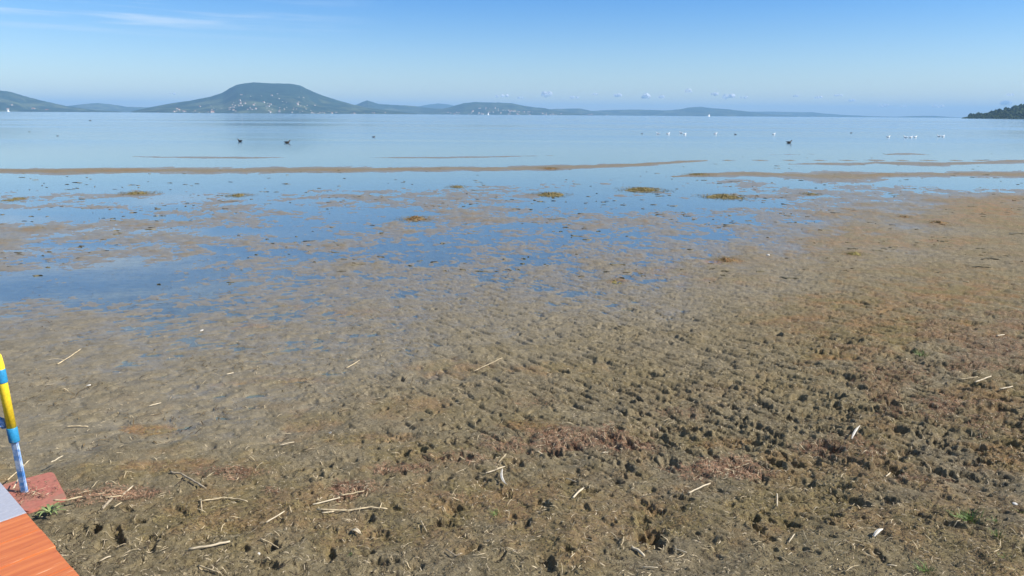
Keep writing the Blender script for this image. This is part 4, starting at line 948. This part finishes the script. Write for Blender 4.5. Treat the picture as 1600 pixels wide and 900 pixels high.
def build_heaps():
    mo = simple('olive_weed', (.22, .18, .085), .9, .4, 9, .1, .6, col2=(.085, .07, .03)); mor = simple('orange_weed', (.27, .18, .09), .9, .4, 9, .1, .6, col2=(.12, .065, .03)); myl = simple('yellow_algae', (.28, .24, .09), .9, .3, 9, .1, .6, col2=(.14, .11, .04))
    Hs = [(860, 303.5, 25, 3.2, .05, mo, 'olive weed heap in the shallows, leftmost of the three in a row'), (1005, 296.5, 33, 3.2, .05, mo, 'olive weed heap in the shallows, middle one of three'), (1132, 307, 33, 3.6, .05, mo, 'brownish weed heap in the shallows, rightmost of three'),
          (650, 341.5, 26, 3.2, .04, mor, 'ochre weed heap on a mud islet at mid water'), (215, 302, 26, 2.8, .04, mo, 'olive weed heap on the mud islet at the left'), (372, 304.5, 20, 2.4, .035, mo, 'small olive weed heap right of the left mud islet'),
          (714, 291.5, 14, 1.8, .03, mo, 'small weed heap alone in blue shallows near the middle'), (1137, 407, 20, 4.5, .025, mor, 'orange-brown weed patch where the dry mud begins, right of centre'), (963, 440, 13, 4, .02, myl, 'yellow algae tuft on the mud just right of the middle'),
          (1467, 350, 15, 4, .03, mor, 'reddish weed heap beside a small puddle at the right'), (1413, 340, 9, 1.6, .02, mor, 'tiny orange-red weed scrap left of the reddish heap'),
          (1090, 273, 18, 1.8, .03, mo, 'small dark weed heap on the left tip of the right sand bar'), (860, 264, 14, 1.4, .03, mor, 'brown-red weed on the long sand bar'), (1335, 399, 16, 3, .02, myl, 'yellow weed patch on the mud below the right puddles'), (25, 311, 16, 3, .03, mo, 'olive weed heap at the left edge on the first mud islet'),
          (1265, 303, 16, 1.6, .02, mo, 'dark weed heap between puddles right of the three heaps')]
    SX, SY, SH, SL = [], [], [], []
    for k, (u, v, ru, rv, hh, m, lab) in enumerate(Hs):
        p = unproj(u, v, .01); a = (unproj(u+ru, v, .01)-p).length; b = abs(unproj(u, v-rv, .01).y-unproj(u, v+rv, .01).y)/2
        nr, na = 14, 40; rr_ = np.linspace(0, 1, nr)[:, None]; an = np.linspace(0, 2*math.pi, na, endpoint=False)[None]
        ed = 1+.3*pn(np.cos(an)*2+k*7, np.sin(an)*2, 5)+.2*pn(np.cos(an)*5+k*7, np.sin(an)*5, 6)
        nr, na = 26, 72; rr_ = np.linspace(0, 1, nr)[:, None]; an = np.linspace(0, 2*math.pi, na, endpoint=False)[None]
        ed = 1+.35*pn(np.cos(an)*2+k*7, np.sin(an)*2, 5)+.3*pn(np.cos(an)*5+k*7, np.sin(an)*5, 6)+.25*pn(np.cos(an)*12+k*7, np.sin(an)*12, 8)
        x = p.x+a*rr_*np.cos(an)*ed*.85; y = p.y+b*rr_*np.sin(an)*ed*.85
        z = np.maximum(gsample(GZ, x, y), 0)+(hh*(1-rr_**1.6)*(.75+1.2*fbm(x, y, .30, 3, k, .6)+.8*fbm(x, y, .07, 2, k, .6)))-.008-(rr_ > .99)*.03
        me = mesh_np('weed_heap', np.stack([x-p.x, y-p.y, z], -1).reshape(-1, 3), gridfaces(nr, na, True))
        o = link('weed_heap', me, m); o.location = (p.x, p.y, 0); tag(o, lab, 'weed heap', 'heaps of washed-up waterweed')
        r9 = np.random.default_rng(k); n9 = 340; ra = np.sqrt(r9.uniform(0, 1, n9))*r9.uniform(.7, 1.7, n9); aa = r9.uniform(0, 6.283, n9)
        SX.append(p.x+a*ra*np.cos(aa)); SY.append(p.y+b*ra*np.sin(aa)); SH.append(hh*np.maximum(0, 1-ra**1.6)*.8); SL.append(np.full(n9, a*.16))
    x = np.concatenate(SX); y = np.concatenate(SY); h = np.concatenate(SH); Ls = np.concatenate(SL)
    fibres('weed_strands', x, y, Ls, Ls*.13, mo, 'loose olive strands on and around the weed heaps', 'weed', .5, (0, .015), T=np.maximum(gsample(GZ, x, y), 0)+h)

build_heaps()

def build_tufts():
    mgrn = simple('grass_green', (.12, .19, .045), .6, .35, 40, .3); mwd = simple('weed_leaf', (.20, .25, .10), .6, .3, 20, .3)
    rr = random.Random(9)
    Ts = [(1516, 812, 20, 90, 'largest green grass tuft at the lower right'), (1558, 838, 10, 40, 'green grass tuft just below right of the largest tuft'), (1556, 816, 8, 24, 'small sparse grass tuft right of the largest tuft'), (1594, 800, 8, 24, 'small grass tuft at the right edge'), (1450, 893, 14, 50, 'green grass tuft cut by the bottom edge at the right'),
          (1441, 556, 11, 60, 'bright green grass tuft in the dark trampled mud at the right'), (776, 805, 11, 40, 'small green grass tuft at lower centre, below the feather'), (1303, 810, 9, 26, 'faint yellowish grass tuft at the lower right, left of the others'), (1571, 872, 8, 22, 'tiny grass tuft at the lower right corner'),
          (549, 866, 6, 12, 'tiny grass sprout at the bottom left of centre')]
    for (u, v, rp, n, lab) in Ts:
        p = on_ground(u, v); k = math.hypot(p.length, EYE)/F; co = []; fs = []
        for i in range(n):
            a = rr.uniform(0, 6.283); r0 = rp*k*rr.random()*.75; x, y = r0*math.cos(a), r0*math.sin(a)*1.2; L = rp*k*rr.uniform(.4, .9); ln = rr.uniform(.3, 1.1); a2 = a+rr.uniform(-.8, .8); w = .0018*rr.uniform(.8, 1.5)
            b = len(co); g = gz(p.x+x, p.y+y)-.004
            for t in (0, .5, 1):
                q = (x+math.cos(a2)*ln*L*t*t, y+math.sin(a2)*ln*L*t*t, g+L*(t-.35*ln*t*t)); ww = w*(1-t*.9)
                co += [(q[0]-math.sin(a2)*ww, q[1]+math.cos(a2)*ww, q[2]), (q[0]+math.sin(a2)*ww, q[1]-math.cos(a2)*ww, q[2]+.0005)]
            fs += [(b, b+1, b+3, b+2), (b+2, b+3, b+5, b+4)]
        me = mesh_np('grass_tuft', co, fs); o = link('grass_tuft', me, mgrn); o.location = (p.x, p.y, 0); tag(o, lab, 'grass tuft', 'green grass tufts on the mud')
    p = on_ground(80, 806); t = thing('weed_plant', 'small green rosette plant between the red pad and the orange platform', 'plant', (p.x, p.y, gz(p.x, p.y)))
    for i in range(13):
        a = i*2.4+rr.uniform(-.2, .2); L = rr.uniform(.05, .10); co = []
        for s in range(6):
            q = s/5; w = .008*math.sin(math.pi*min(1, q*.85+.12)); z = .012+.045*math.sin(q*2.4)*(.5+.5*(i % 3)/2); r = L*q
            for sd_ in (-1, 0, 1): co.append((r*math.cos(a)-math.sin(a)*w*sd_, r*math.sin(a)+math.cos(a)*w*sd_, z+abs(sd_)*.003))
        me = mesh_np('leaf', co, gridfaces(6, 3)); link('leaf', me, mwd, t)
build_tufts()

# ------------------------------------------------------------------ HAZE
def build_haze():
    bm = bmesh.new(); box_bm(bm, (-27000, -2000, -4), (27000, 27000, 355)); bmesh.ops.recalc_face_normals(bm, faces=bm.faces[:])
    me = bpy.data.meshes.new('haze'); bm.to_mesh(me); bm.free()
    m = bpy.data.materials.new('haze_air'); m.use_nodes = True; nt = m.node_tree; nt.nodes.clear()
    out = nt.nodes.new('ShaderNodeOutputMaterial'); pv = nt.nodes.new('ShaderNodeVolumePrincipled')
    pv.inputs['Color'].default_value = (.36, .66, 1, 1); pv.inputs['Density'].default_value = 7.8e-5; pv.inputs['Anisotropy'].default_value = 0.0
    nt.links.new(pv.outputs[0], out.inputs['Volume'])
    tag(link('haze', me, m), 'thin blue summer haze over the lake', 'haze', kind='stuff')
build_haze()
